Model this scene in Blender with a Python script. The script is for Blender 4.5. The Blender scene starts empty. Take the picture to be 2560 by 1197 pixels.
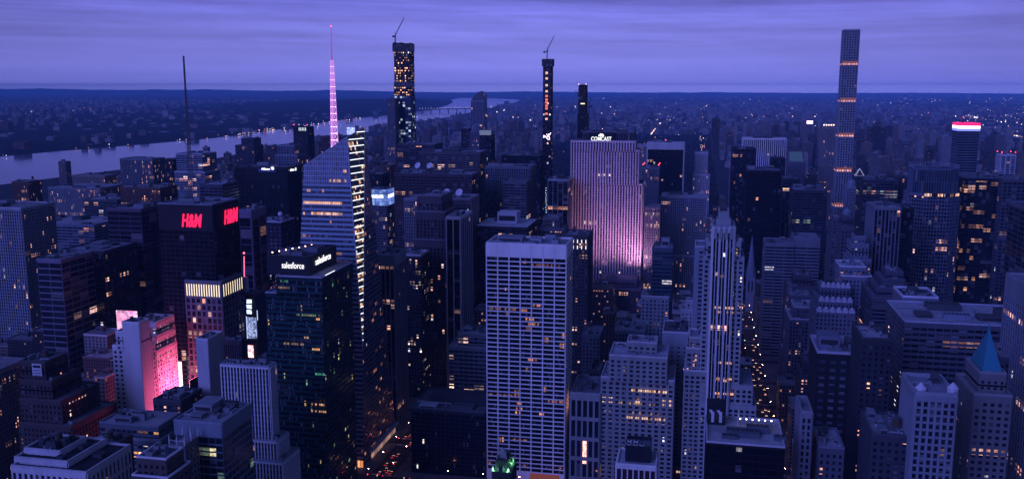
import bpy, math, random
from mathutils import Vector
R = random.Random(7)
sc = bpy.context.scene
COL = sc.collection
rad = math.radians

# ------------------------------------------------------------------ camera
CAMZ = 320.0; YAW = rad(11.5); PITCH = rad(9.4); F = 2300.0
FWD = Vector((-math.sin(YAW)*math.cos(PITCH), math.cos(YAW)*math.cos(PITCH), -math.sin(PITCH)))
RGT = Vector((math.cos(YAW), math.sin(YAW), 0))
UPV = RGT.cross(FWD)
def ray(px, py):
    return FWD + RGT*((px-1280)/F) + UPV*(-(py-598.5)/F)
def at(px, py, Y):
    d = ray(px, py); t = Y/d.y
    return Vector((d.x*t, Y, CAMZ+d.z*t))
def ground(px, py, z=0.0):
    d = ray(px, py); t = (z-CAMZ)/d.z
    return Vector((d.x*t, d.y*t, z))
cd = bpy.data.cameras.new('camera'); cam = bpy.data.objects.new('camera', cd); COL.objects.link(cam)
cam.location = (0, 0, CAMZ); cam.rotation_euler = (rad(90)-PITCH, 0, YAW)
cd.sensor_width = 36; cd.lens = 36*F/2560; cd.clip_end = 120000; cd.clip_start = 1
sc.camera = cam

# ------------------------------------------------------------------ materials
class NT:
    def __init__(s, name):
        s.m = bpy.data.materials.new(name); s.m.use_nodes = True
        s.t = s.m.node_tree; s.t.nodes.clear()
        s.out = s.n('ShaderNodeOutputMaterial')
    def n(s, typ, ins=None, **kw):
        nd = s.t.nodes.new(typ)
        for k, v in kw.items(): setattr(nd, k, v)
        for k, v in (ins or {}).items():
            if isinstance(v, bpy.types.NodeSocket): s.t.links.new(v, nd.inputs[k])
            else: nd.inputs[k].default_value = v
        return nd
    def math(s, op, a, b=0.0, c=0.0):
        return s.n('ShaderNodeMath', {0: a, 1: b, 2: c}, operation=op).outputs[0]
    def mix(s, f, a, b, blend='MIX'):
        nd = s.n('ShaderNodeMix', data_type='RGBA', blend_type=blend)
        for i, v in ((0, f), (6, a), (7, b)):
            if isinstance(v, bpy.types.NodeSocket): s.t.links.new(v, nd.inputs[i])
            else: nd.inputs[i].default_value = v if i == 0 else tuple(v)+(1,) if len(v) == 3 else v
        return nd.outputs[2]
    def done(s, sh):
        s.t.links.new(sh, s.out.inputs['Surface']); return s.m
C4 = lambda c: (c[0], c[1], c[2], 1)
MC = {}
def cached(fn):
    def g(*a, **k):
        key = (fn.__name__, a, tuple(sorted(k.items())))
        if key not in MC: MC[key] = fn(*a, **k)
        return MC[key]
    return g
@cached
def wall(col, rough=.8, spec=.3, grime=.35, scale=.06, metal=0.0):
    if max(col) < .5: col = (col[0]*.64, col[1]*.72, col[2]*.74)
    t = NT('masonry')
    tc = t.n('ShaderNodeTexCoord').outputs['Object']
    mp = t.n('ShaderNodeMapping', {'Vector': tc, 'Scale': (1, 1, .18)}).outputs[0]
    n1 = t.n('ShaderNodeTexNoise', {'Vector': mp, 'Scale': scale, 'Detail': 6.0, 'Roughness': .65}).outputs[0]
    n2 = t.n('ShaderNodeTexNoise', {'Vector': tc, 'Scale': .9, 'Detail': 3.0}).outputs[0]
    v = t.math('ADD', t.math('MULTIPLY', t.math('SUBTRACT', n1, .5), grime*2.2), t.math('MULTIPLY', t.math('SUBTRACT', n2, .5), grime))
    v = t.math('ADD', v, 1.0)
    c = t.n('ShaderNodeVectorMath', {0: col, 1: t.n('ShaderNodeCombineXYZ', {0: v, 1: v, 2: v}).outputs[0]}, operation='MULTIPLY').outputs[0]
    b = t.n('ShaderNodeBsdfPrincipled', {'Base Color': c, 'Roughness': rough, 'Specular IOR Level': spec, 'Metallic': metal})
    return t.done(b.outputs[0])
@cached
def roofing(col):
    col = (col[0]*.85, col[1]*.86, col[2]*.87); t = NT('roofing')
    tc = t.n('ShaderNodeTexCoord').outputs['Object']
    n1 = t.n('ShaderNodeTexNoise', {'Vector': tc, 'Scale': .12, 'Detail': 8.0, 'Roughness': .7}).outputs[0]
    n2 = t.n('ShaderNodeTexVoronoi', {'Vector': tc, 'Scale': .1}).outputs['Color']
    g = t.n('ShaderNodeSeparateXYZ', {0: n2}).outputs[0]
    v = t.math('ADD', t.math('MULTIPLY', n1, .9), t.math('ADD', t.math('MULTIPLY', g, .35), .35))
    c = t.n('ShaderNodeVectorMath', {0: col, 1: t.n('ShaderNodeCombineXYZ', {0: v, 1: v, 2: v}).outputs[0]}, operation='MULTIPLY').outputs[0]
    b = t.n('ShaderNodeBsdfPrincipled', {'Base Color': c, 'Roughness': .9, 'Specular IOR Level': .2})
    return t.done(b.outputs[0])
WARM = (1.0, .38, .23); PINKW = (1.0, .58, .52); COOL = (.75, .85, 1.0); GREENW = (.35, .8, .55)
@cached
def glass(lit=.03, run=.02, runlen=5, strength=1.3, a=WARM, b=PINKW, tint=(.012, .016, .03), sub=1, rough=.12, blind=.12, band=0.0, bandcol=(.05, .06, .09), mull=0.0, mullcol=(.1, .1, .12), half=.85, seed=0.0):
    """glazing: UV counts window cells; each pane has its own light, blind and sheen"""
    t = NT('glazing')
    uv = t.n('ShaderNodeSeparateXYZ', {0: t.n('ShaderNodeUVMap').outputs[0]})
    U, V = t.math('MULTIPLY', uv.outputs[0], float(sub)), uv.outputs[1]
    fu, fv = t.math('FLOOR', U), t.math('FLOOR', V)
    cu, cv = t.math('FRACT', U), t.math('FRACT', V)
    rnd = t.math('ADD', t.math('MULTIPLY', t.n('ShaderNodeObjectInfo').outputs['Random'], 917.0), seed)
    def wn(x, y, k):
        nd = t.n('ShaderNodeTexWhiteNoise', {'Vector': t.n('ShaderNodeCombineXYZ', {0: x, 1: y, 2: t.math('ADD', rnd, k)}).outputs[0]}, noise_dimensions='3D')
        return nd.outputs
    w1 = wn(fu, fv, 1.3); w2 = wn(t.math('FLOOR', t.math('DIVIDE', U, float(runlen))), fv, 7.7); w3 = wn(fu, fv, 23.1)
    on = t.math('MAXIMUM', t.math('LESS_THAN', w1[0], lit), t.math('MULTIPLY', t.math('LESS_THAN', w2[0], run), t.math('LESS_THAN', w3[0], half)))
    sp = t.n('ShaderNodeSeparateXYZ', {0: w3[1]})
    ecol = t.mix(t.math('MULTIPLY', t.math('GREATER_THAN', w2[0], .84), .75), t.mix(sp.outputs[1], a, b), (.62, .72, .95))
    tc = t.n('ShaderNodeTexCoord').outputs['Object']
    inn = t.n('ShaderNodeTexNoise', {'Vector': tc, 'Scale': .55, 'Detail': 3.0}).outputs[0]
    est = t.math('MULTIPLY', t.math('MULTIPLY', on, t.math('ADD', t.math('MULTIPLY', t.math('POWER', sp.outputs[2], 2.6), 1.5), .10)), t.math('MULTIPLY', t.math('MULTIPLY', inn, inn), 3.4*strength))
    bl = t.math('LESS_THAN', sp.outputs[0], blind)
    base = t.mix(t.math('MULTIPLY', bl, .8), tint, (.16, .16, .18))
    dim = t.math('ADD', t.math('MULTIPLY', w1[0], .9), .55)
    base = t.n('ShaderNodeVectorMath', {0: base, 1: t.n('ShaderNodeCombineXYZ', {0: dim, 1: dim, 2: dim}).outputs[0]}, operation='MULTIPLY').outputs[0]
    rg = t.math('ADD', rough, t.math('MULTIPLY', sp.outputs[1], .1))
    if band > 0 or mull > 0:
        isb = t.math('LESS_THAN', cv, band)
        ism = t.math('LESS_THAN', cu, mull)
        base = t.mix(isb, base, bandcol); base = t.mix(ism, base, mullcol)
        fr = t.math('MAXIMUM', isb, ism)
        est = t.math('MULTIPLY', est, t.math('SUBTRACT', 1.0, fr))
        rg = t.math('ADD', rg, t.math('MULTIPLY', fr, .35))
    p = t.n('ShaderNodeBsdfPrincipled', {'Base Color': base, 'Roughness': rg, 'Specular IOR Level': .6, 'Emission Color': ecol, 'Emission Strength': est})
    m = t.done(p.outputs[0]); m.cycles.emission_sampling = 'NONE'
    return m
@cached
def emit(col, s, sampled=False):
    t = NT('lamp_light')
    p = t.n('ShaderNodeBsdfPrincipled', {'Base Color': (.02, .02, .02, 1), 'Emission Color': C4(col), 'Emission Strength': s, 'Roughness': .5})
    m = t.done(p.outputs[0]); m.cycles.emission_sampling = 'FRONT' if sampled else 'NONE'
    return m
@cached
def screen(c1, c2, s, scale=.2):
    t = NT('led_screen')
    tc = t.n('ShaderNodeTexCoord').outputs['Object']
    n = t.n('ShaderNodeTexNoise', {'Vector': tc, 'Scale': scale, 'Detail': 2.0}).outputs[0]
    n = t.math('MULTIPLY', t.math('SUBTRACT', n, .38), 4.0)
    vo = t.n('ShaderNodeTexVoronoi', {'Vector': tc, 'Scale': scale*2.2}, distance='CHEBYCHEV').outputs['Color']
    n = t.math('ADD', t.math('MULTIPLY', n, .45), t.math('MULTIPLY', t.n('ShaderNodeSeparateXYZ', {0: vo}).outputs[0], .75))
    n = t.n('ShaderNodeClamp', {0: n}).outputs[0]
    p = t.n('ShaderNodeBsdfPrincipled', {'Base Color': (.02, .02, .02, 1), 'Emission Color': t.mix(n, c1, c2), 'Emission Strength': t.math('MULTIPLY', t.math('ADD', t.n('ShaderNodeSeparateXYZ', {0: vo}).outputs[1], .45), s)})
    m = t.done(p.outputs[0]); m.cycles.emission_sampling = 'FRONT'
    return m
@cached
def blockwall(c1, c2, lit=.03, strength=1.2, bay=3.2, fh=3.4, island=True):
    """small city blocks: wall with punched panes, UV in metres"""
    c1, c2 = tuple(v*.55 for v in c1), tuple(v*.55 for v in c2); t = NT('block_wall')
    uv = t.n('ShaderNodeSeparateXYZ', {0: t.n('ShaderNodeUVMap').outputs[0]})
    U, V = t.math('DIVIDE', uv.outputs[0], bay), t.math('DIVIDE', uv.outputs[1], fh)
    isl = t.n('ShaderNodeNewGeometry').outputs['Random Per Island'] if island else t.n('ShaderNodeObjectInfo').outputs['Random']
    w = t.n('ShaderNodeTexWhiteNoise', {'Vector': t.n('ShaderNodeCombineXYZ', {0: t.math('FLOOR', U), 1: t.math('FLOOR', V), 2: t.math('MULTIPLY', isl, 531.0)}).outputs[0]}, noise_dimensions='3D')
    mu = t.math('LESS_THAN', t.math('ABSOLUTE', t.math('SUBTRACT', t.math('FRACT', U), .5)), .24)
    mv = t.math('LESS_THAN', t.math('ABSOLUTE', t.math('SUBTRACT', t.math('FRACT', V), .5)), .27)
    win = t.math('MULTIPLY', mu, mv)
    tc = t.n('ShaderNodeTexCoord').outputs['Object']
    n = t.n('ShaderNodeTexNoise', {'Vector': tc, 'Scale': .05, 'Detail': 5.0}).outputs[0]
    iw = t.n('ShaderNodeTexWhiteNoise', {'W': isl}, noise_dimensions='1D').outputs[0]
    col = t.mix(iw, c1, c2)
    k = t.math('ADD', .55, t.math('MULTIPLY', n, .9))
    col = t.n('ShaderNodeVectorMath', {0: col, 1: t.n('ShaderNodeCombineXYZ', {0: k, 1: k, 2: k}).outputs[0]}, operation='MULTIPLY').outputs[0]
    base = t.mix(win, col, (.012, .015, .025))
    sp = t.n('ShaderNodeSeparateXYZ', {0: w.outputs[1]})
    on = t.math('MULTIPLY', t.math('MULTIPLY', win, t.math('LESS_THAN', w.outputs[0], lit)), t.math('ADD', sp.outputs[0], .3))
    p = t.n('ShaderNodeBsdfPrincipled', {'Base Color': base, 'Roughness': t.math('SUBTRACT', .85, t.math('MULTIPLY', win, .65)), 'Emission Color': t.mix(sp.outputs[1], WARM, PINKW), 'Emission Strength': t.math('MULTIPLY', on, strength)})
    m = t.done(p.outputs[0]); m.cycles.emission_sampling = 'NONE'
    return m
STEEL = lambda: wall((.10, .10, .11), .5, .5, .3)
PALE = lambda: wall((.55, .55, .56), .7)
# ------------------------------------------------------------------ mesh builder
class MB:
    def __init__(s): s.v = []; s.f = []; s.uv = []; s.mi = []; s.mats = []
    def m(s, mat):
        if mat not in s.mats: s.mats.append(mat)
        return s.mats.index(mat)
    def face(s, pts, mat, uv=None):
        b = len(s.v); s.v.extend([tuple(p) for p in pts]); s.f.append(tuple(range(b, b+len(pts))))
        s.uv.append(uv or [(0, 0)]*len(pts)); s.mi.append(s.m(mat))
    def wallq(s, a, b, z0, z1, mat, u0=0, u1=None, v0=None, v1=None):
        L = math.hypot(b[0]-a[0], b[1]-a[1])
        if u1 is None: u1 = u0+L
        if v0 is None: v0 = z0
        if v1 is None: v1 = z1
        s.face([(a[0], a[1], z0), (b[0], b[1], z0), (b[0], b[1], z1), (a[0], a[1], z1)], mat, [(u0, v0), (u1, v0), (u1, v1), (u0, v1)])
    def prism(s, poly, z0, z1, mat, top=None, bottom=False):
        u = 0
        for i in range(len(poly)):
            a, b = poly[i], poly[(i+1) % len(poly)]
            L = math.hypot(b[0]-a[0], b[1]-a[1]); s.wallq(a, b, z0, z1, mat, u, u+L); u += L
        s.face([(p[0], p[1], z1) for p in poly], top or mat, [(p[0], p[1]) for p in poly])
        if bottom: s.face([(p[0], p[1], z0) for p in reversed(poly)], mat)
    def box(s, x0, x1, y0, y1, z0, z1, mat, top=None, bottom=True):
        s.prism([(x0, y0), (x1, y0), (x1, y1), (x0, y1)], z0, z1, mat, top, bottom)
    def frust(s, cx, cy, z0, z1, r0, r1, n, mat, cap=True, rot=0.0, sy=1.0):
        P = lambda r, z: [(cx+r*math.cos(rot+2*math.pi*i/n), cy+sy*r*math.sin(rot+2*math.pi*i/n), z) for i in range(n)]
        a, b = P(r0, z0), P(max(r1, .001), z1)
        for i in range(n):
            j = (i+1) % n; s.face([a[i], a[j], b[j], b[i]], mat, [(i, z0), (i+1, z0), (i+1, z1), (i, z1)])
        if cap and r1 > .01: s.face(b, mat)
    def tube(s, p, q, r, mat, n=6, r2=None):
        p, q = Vector(p), Vector(q); d = (q-p); 
        if d.length < 1e-6: return
        d.normalize(); a = d.orthogonal().normalized(); b = d.cross(a); r2 = r if r2 is None else r2
        A = [p+(a*math.cos(2*math.pi*i/n)+b*math.sin(2*math.pi*i/n))*r for i in range(n)]
        B = [q+(a*math.cos(2*math.pi*i/n)+b*math.sin(2*math.pi*i/n))*r2 for i in range(n)]
        for i in range(n):
            j = (i+1) % n; s.face([A[i], A[j], B[j], B[i]], mat)
        s.face(B, mat); s.face(A[::-1], mat)
    def ball(s, c, r, mat, n=8, m=5, sz=1.0):
        P = [[(c[0]+r*math.sin(math.pi*j/m)*math.cos(2*math.pi*i/n), c[1]+r*math.sin(math.pi*j/m)*math.sin(2*math.pi*i/n), c[2]+sz*r*math.cos(math.pi*j/m)) for i in range(n)] for j in range(m+1)]
        for j in range(m):
            for i in range(n):
                k = (i+1) % n; s.face([P[j][i], P[j+1][i], P[j+1][k], P[j][k]], mat)
    def build(s, name, parent=None, origin=None):
        if not s.f: return None
        o0 = Vector(origin) if origin is not None else (Vector(parent['org']) if parent is not None and 'org' in parent else Vector((0, 0, 0)))
        me = bpy.data.meshes.new(name)
        me.from_pydata([(a-o0.x, b-o0.y, c-o0.z) for a, b, c in s.v], [], s.f)
        for mt in s.mats: me.materials.append(mt)
        me.polygons.foreach_set('material_index', s.mi)
        ul = me.uv_layers.new(name='UVMap'); fl = []
        for q in s.uv:
            for a in q: fl.extend(a)
        ul.data.foreach_set('uv', fl); me.update()
        o = bpy.data.objects.new(name, me); COL.objects.link(o)
        o['org'] = tuple(o0)
        if parent is not None: o.parent = parent
        else: o.location = o0
        return o
def thing(name, label, cat, loc, group=None):
    o = bpy.data.objects.new(name, None); COL.objects.link(o); o.location = loc; o['org'] = tuple(loc)
    o['label'] = label; o['category'] = cat
    if group: o['group'] = group
    return o
def sub(o):   # a child built in the same frame as its parent part
    return o
def lettering(txt, parent, name, mat, o, xdir, updir, height, width=None, extrude=.25, shear=0.0, bold=.02):
    cu = bpy.data.curves.new('txt', 'FONT'); cu.body = txt; cu.size = 1.0; cu.extrude = 0.02; cu.shear = shear; cu.offset = bold; cu.resolution_u = 3
    cu.align_x = 'CENTER'; cu.align_y = 'BOTTOM_BASELINE'
    to = bpy.data.objects.new('txt', cu); COL.objects.link(to)
    dg = bpy.context.evaluated_depsgraph_get(); dg.update()
    me = bpy.data.meshes.new_from_object(to.evaluated_get(dg))
    bpy.data.objects.remove(to)
    xs = [v.co.x for v in me.vertices]; ys = [v.co.y for v in me.vertices]
    w = max(xs)-min(xs); h = max(ys)-min(ys); sy = height/h; sx = (width/w) if width else sy
    X = Vector(xdir).normalized(); U = Vector(updir).normalized(); N = X.cross(U)
    og = Vector(parent['org']); cx = (max(xs)+min(xs))/2; mz = min(ys)
    for v in me.vertices:
        c = v.co; v.co = Vector(o)+X*((c.x-cx)*sx)+U*((c.y-mz)*sy)+N*(c.z*extrude/.02+extrude)-og
    me.materials.clear(); me.materials.append(mat)
    ob = bpy.data.objects.new(name, me); COL.objects.link(ob); ob.parent = parent; ob['org'] = tuple(og)
    return ob
# ------------------------------------------------------------------ facade with real piers and floor bands
def FS(bay=3.4, fh=3.8, pw=1.4, bh=1.5, pd=.4, bd=.3, w=(.4, .38, .36), g=None, top=2.5, bandw=None, base=0.0, minor=0, sub=1, course=()):
    return dict(bay=bay, fh=fh, pw=pw, bh=bh, pd=pd, bd=bd, w=w, g=g or glass(), top=top, bandw=bandw, base=base, minor=minor, course=course)
def facade(mf, mg, a, b, z0, z1, f, ph=0, wm=None, bm=None):
    ax, ay = a[:2]; bx, by = b[:2]; L = math.hypot(bx-ax, by-ay)
    if L < .5 or z1-z0 < 1: return
    tx, ty = (bx-ax)/L, (by-ay)/L; nx, ny = ty, -tx
    wm = wm or wall(f['w']); bm = bm or (wall(f['bandw']) if f['bandw'] else wm)
    n = max(1, round(L/f['bay'])); bay = L/n
    zt = z1-f['top']; zb = z0+f['base']; m = max(1, round((zt-zb)/f['fh'])); fh = (zt-zb)/m
    mg.wallq(a, b, z0, z1, f['g'], ph*37, ph*37+n, 0, m)
    P = lambda u, d, z: (ax+tx*u+nx*d, ay+ty*u+ny*d, z)
    def slab(u0, u1, d, za, zb_, mat, top=False, sides=False):
        mf.face([P(u0, d, za), P(u1, d, za), P(u1, d, zb_), P(u0, d, zb_)], mat, [(u0, za), (u1, za), (u1, zb_), (u0, zb_)])
        if top: mf.face([P(u0, d, zb_), P(u1, d, zb_), P(u1, -.05, zb_), P(u0, -.05, zb_)], mat); mf.face([P(u1, d, za), P(u0, d, za), P(u0, -.05, za), P(u1, -.05, za)], mat)
        if sides: mf.face([P(u0, -.05, za), P(u0, d, za), P(u0, d, zb_), P(u0, -.05, zb_)], mat); mf.face([P(u1, d, za), P(u1, -.05, za), P(u1, -.05, zb_), P(u1, d, zb_)], mat)
    bd, pd = f['bd'], f['pd']
    if f['bh'] > 0:
        for k in range(m+1):
            za = zb+k*fh-f['bh']*.5; zc = za+f['bh']
            if k == m: zc = zt-.01 if f['top'] > 0 else zt
            if zc > za: slab(0, L, bd, max(z0, za), zc, bm, top=True)
    if f['top'] > 0: slab(-.02, L+.02, max(bd, pd)+.12, zt, z1, wm, top=True, sides=True)
    if f['base'] > 0: slab(0, L, max(bd, pd)+.08, z0, zb, wm, top=True, sides=True)
    for u in f['course']:
        k = round(u*m); zc = zb+k*fh
        if 0 < k < m: slab(-.25, L+.25, max(pd, bd)+.28, zc-.45, zc+.35, wm, top=True, sides=True)
    if f['pw'] >= f['bay']*.9: slab(-.01, L+.01, pd, z0, zt, wm, sides=True)
    elif f['pw'] > 0:
        for i in range(n+1):
            w2 = f['pw']*.5; u0, u1 = max(-.01, i*bay-w2), min(L+.01, i*bay+w2)
            slab(u0, u1, pd, z0, zt, wm, sides=True)
        if f['minor']:
            for i in range(n):
                for j in range(1, f['minor']):
                    u = (i+j/f['minor'])*bay; slab(u-f['pw']*.2, u+f['pw']*.2, pd*.6, z0, zt, wm, sides=True)
def rect(x0, x1, y0, y1): return [(x0, y0), (x1, y0), (x1, y1), (x0, y1)]
def ring(mb, poly, z0, z1, out, thick, mat):
    """parapet round a convex ccw polygon"""
    cx = sum(p[0] for p in poly)/len(poly); cy = sum(p[1] for p in poly)/len(poly)
    def off(d):
        r = []
        for p in poly:
            sx = 1 if p[0] > cx else -1; sy = 1 if p[1] > cy else -1
            r.append((p[0]+sx*d, p[1]+sy*d))
        return r
    if len(poly) == 4: A, B = off(out), off(out-thick)
    else:
        A = [(cx+(p[0]-cx)*(1+out/20), cy+(p[1]-cy)*(1+out/20)) for p in poly]; B = [(cx+(p[0]-cx)*(1-(thick-out)/20), cy+(p[1]-cy)*(1-(thick-out)/20)) for p in poly]
    n = len(poly)
    for i in range(n):
        j = (i+1) % n
        mb.wallq(A[i], A[j], z0, z1, mat); mb.wallq(B[j], B[i], z0, z1, mat)
        mb.face([(*A[i], z1), (*A[j], z1), (*B[j], z1), (*B[i], z1)], mat)
        mb.face([(*A[j], z0), (*A[i], z0), (*B[i], z0), (*B[j], z0)], mat)
def unit(parent, x, y, z, w, d, h, mat, name='mechanical_unit', kind=0):
    mb = MB(); dark = wall((.05, .05, .055))
    mb.box(x-w/2, x+w/2, y-d/2, y+d/2, z, z+h*.86, mat)
    mb.box(x-w/2-.12, x+w/2+.12, y-d/2-.12, y+d/2+.12, z+h*.86, z+h, mat)
    if kind == 0:
        for i in range(int(max(1, w//2.4))):
            u = x-w/2+(i+.5)*w/max(1, int(w//2.4)); mb.frust(u, y, z+h, z+h+.5, min(.9, d*.3), min(.9, d*.3), 8, dark)
    else:
        mb.box(x-w*.42, x+w*.42, y-d/2-.06, y-d/2, z+h*.25, z+h*.7, dark)
    return mb.build(name, parent)
def tank(parent, x, y, z, r=2.2, h=4.0):
    mb = MB(); wd = wall((.13, .09, .06)); st = STEEL()
    for sx, sy in ((1, 1), (1, -1), (-1, 1), (-1, -1)): mb.tube((x+sx*r*.65, y+sy*r*.65, z), (x+sx*r*.65, y+sy*r*.65, z+3), .18, st, 4)
    mb.frust(x, y, z+3, z+3+h, r, r*.94, 12, wd); mb.frust(x, y, z+3+h, z+3+h+1.5, r*1.06, .02, 12, st)
    return mb.build('water_tank', parent)
def beacon(parent, x, y, z, h=4, col=(1, .04, .08), s=14, r=.7):
    mb = MB(); mb.tube((x, y, z), (x, y, z+h), .15, STEEL(), 5); o = mb.build('beacon_mast', parent)
    mb = MB(); mb.ball((x, y, z+h+r*.6), r, emit(col, s)); mb.build('beacon', o)
FOOT = []
def tower(label, tiers, f, name='office_tower', cat='tower', roof=(.30, .30, .32), units=3, tanks=0, par=1.1, group=None, parcol=None, pent=None, red=0, fs=None, umat=None, winparts=0, full=False):
    """tiers: (left px, right px, top px, street distance, depth) from the top block down to the base block"""
    rr = random.Random(label)
    B = []
    for tt_ in tiers:
        if tt_[0] == 'w': _, wa, wb, Y, D, z = tt_; B.append([wa, wb, Y, Y+D, z]); continue
        (xl, xr, yt, Y, D) = tt_
        a, b = at(xl, yt, Y), at(xr, yt, Y); B.append([a.x, b.x, Y, Y+D, (a.z+b.z)/2])
    x0, x1 = min(b[0] for b in B), max(b[1] for b in B); y0, y1 = min(b[2] for b in B), max(b[3] for b in B)
    FOOT.append((x0-2, x1+2, y0-2, y1+2))
    r = thing(name, label, cat, ((x0+x1)/2, (y0+y1)/2, 0), group)
    um = umat or wall((.30, .30, .33), .7); pm = wall(parcol or tuple(min(.7, c*1.15+.02) for c in f['w']))
    for i, (X0, X1, Y0, Y1, Z) in enumerate(B):
        ff = (fs[i] if fs and i < len(fs) and fs[i] else f)
        zlo = 0 if i == len(B)-1 or (full and i == 0) else max(0, min(B[i+1][4]-2, Z-5))
        mf, mg = MB(), MB(); poly = rect(X0, X1, Y0, Y1)
        nf = 4
        for e in range(4):
            p, q = poly[e], poly[(e+1) % 4]
            if e == 2: mf.wallq(p, q, zlo, Z, wall(ff['w']))
            else: facade(mf, mg, p, q, zlo, Z, ff, ph=e+i*5)
        last = i == len(B)-1
        mf.build('facade' if i == 0 else 'setback_facade', r)
        if winparts and i == 0:
            window_objects(r, poly, zlo, Z, ff, winparts)
            g = mg.build('window_glazing', r); g['kind'] = 'stuff'
        else: mg.build('glazing' if i == 0 else 'setback_glazing', r)
        mr = MB(); mr.face([(*p, Z-.05) for p in poly], roofing(roof), [(*p,) for p in poly]); ro = mr.build('roof', r)
        if par > 0:
            mp = MB(); ring(mp, poly, Z-.02, Z+par, .3, .9, pm); mp.build('parapet', ro)
        w, d = X1-X0, Y1-Y0
        if i == 0:
            zt = Z
            if pent:
                u0, u1, v0, v1, h, col = pent
                unit(ro, X0+w*(u0+u1)/2, Y0+d*(v0+v1)/2, Z, w*(u1-u0), d*(v1-v0), h, wall(col), 'penthouse', 1)
            placed = []
            for k in range(units):
                for _ in range(12):
                    uw, ud, uh = rr.uniform(.08, .3)*w, rr.uniform(.1, .3)*d, rr.uniform(1.5, 5)
                    ux, uy = rr.uniform(X0+uw/2+1.5, X1-uw/2-1.5), rr.uniform(Y0+ud/2+1.5, Y1-ud/2-1.5)
                    if pent and abs(ux-(X0+w*(pent[0]+pent[1])/2)) < (uw+w*(pent[1]-pent[0]))/2+.5 and abs(uy-(Y0+d*(pent[2]+pent[3])/2)) < (ud+d*(pent[3]-pent[2]))/2+.5: continue
                    if any(abs(ux-q[0]) < (uw+q[2])/2+.4 and abs(uy-q[1]) < (ud+q[3])/2+.4 for q in placed): continue
                    placed.append((ux, uy, uw, ud)); unit(ro, ux, uy, Z, uw, ud, uh, um if rr.random() < .7 else wall((.12, .12, .13)), 'mechanical_unit', rr.randint(0, 1)); break
            if Y0 < 1050 and units >= 2 and w > 12:
                dk, gl_ = wall((.08, .08, .085)), wall((.42, .43, .46), .5)
                for k in range(rr.randint(2, 4)):
                    x, y = rr.uniform(X0+3, X1-3), rr.uniform(Y0+3, Y1-3); L = rr.uniform(.15, .35)*(w if rr.random() < .6 else d); hx = rr.random() < .6
                    mb = MB(); zz = Z+rr.uniform(.5, 1.1)
                    if hx: xa, xb = max(X0+1.2, x-L/2), min(X1-1.2, x+L/2); mb.box(xa, xb, y-.45, y+.45, zz, zz+.8, gl_); mb.box(xa, xa+.9, y-.45, y+.45, Z, zz, gl_); mb.box(xb-.9, xb, y-.45, y+.45, Z, zz, gl_)
                    else: ya, yb = max(Y0+1.2, y-L/2), min(Y1-1.2, y+L/2); mb.box(x-.45, x+.45, ya, yb, zz, zz+.8, gl_); mb.box(x-.45, x+.45, ya, ya+.9, Z, zz, gl_)
                    mb.build('roof_duct', ro)
                for k in range(rr.randint(1, 4)):
                    x, y = rr.uniform(X0+2.5, X1-2.5), rr.uniform(Y0+2.5, Y1-2.5); mb = MB(); mb.frust(x, y, Z, Z+1.5, .9, .9, 10, gl_); mb.frust(x, y, Z+1.5, Z+1.9, 1.15, 1.0, 10, dk); mb.build('roof_fan', ro)
                if rr.random() < .6:
                    x, y = rr.uniform(X0+2, X1-2), rr.uniform(Y0+2, Y1-2); mb = MB(); mb.tube((x, y, Z), (x, y, Z+rr.uniform(4, 9)), .09, STEEL(), 4); mb.build('aerial', ro)
            for k in range(tanks): tank(ro, rr.uniform(X0+4, X1-4), rr.uniform(Y0+4, Y1-4), Z+(.0))
            for k in range(red):
                cx, cy = poly[k % 4] if red > 1 else ((X0+X1)/2, (Y0+Y1)/2); beacon(ro, cx+(1 if cx == X0 else -1), cy+(1 if cy == Y0 else -1), Z, 5)
        elif units > 0 and w*d > 300:
            tt = B[i-1]
            if tt[2]-Y0 > 5: unit(ro, rr.uniform(X0+4, X1-4), (Y0+tt[2])/2, Z, min(4, w*.2), min(3, (tt[2]-Y0)*.4), 2.2, um)
            for _ in range(2):
                sx = (X0+tt[0])/2 if tt[0]-X0 > X1-tt[1] else (X1+tt[1])/2
                gap = max(tt[0]-X0, X1-tt[1])
                if gap > 5: unit(ro, sx, rr.uniform(Y0+5, Y1-5), Z, gap*.35, 3, 2, um)
    r['top'] = B[0]
    return r
def window_objects(r, poly, z0, z1, f, count):
    """the panes that show largest, each a window of its own in the street face"""
    (ax, ay), (bx, by) = poly[0], poly[1]; L = bx-ax; n = max(1, round(L/f['bay'])); bay = L/n
    zt = z1-f['top']; zb = z0+f['base']; m = max(1, round((zt-zb)/f['fh'])); fh = (zt-zb)/m
    me = None; k = 0
    for row in range(m-1, -1, -1):
        for i in range(n):
            if k >= count: return
            w, h = bay-f['pw'], fh-f['bh']
            if me is None:
                mb = MB(); mb.face([(-w/2, 0, -h/2), (w/2, 0, -h/2), (w/2, 0, h/2), (-w/2, 0, h/2)], f['g'], [(0, 0), (1, 0), (1, .999), (0, .999)])
                o = mb.build('window', r, origin=(0, 0, 0)); me = o.data
            else:
                o = bpy.data.objects.new('window', me); COL.objects.link(o); o.parent = r
            og = Vector(r['org']); o.location = Vector((ax+(i+.5)*bay, ay-.03, zb+(row+.5)*fh))-og; k += 1

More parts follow.
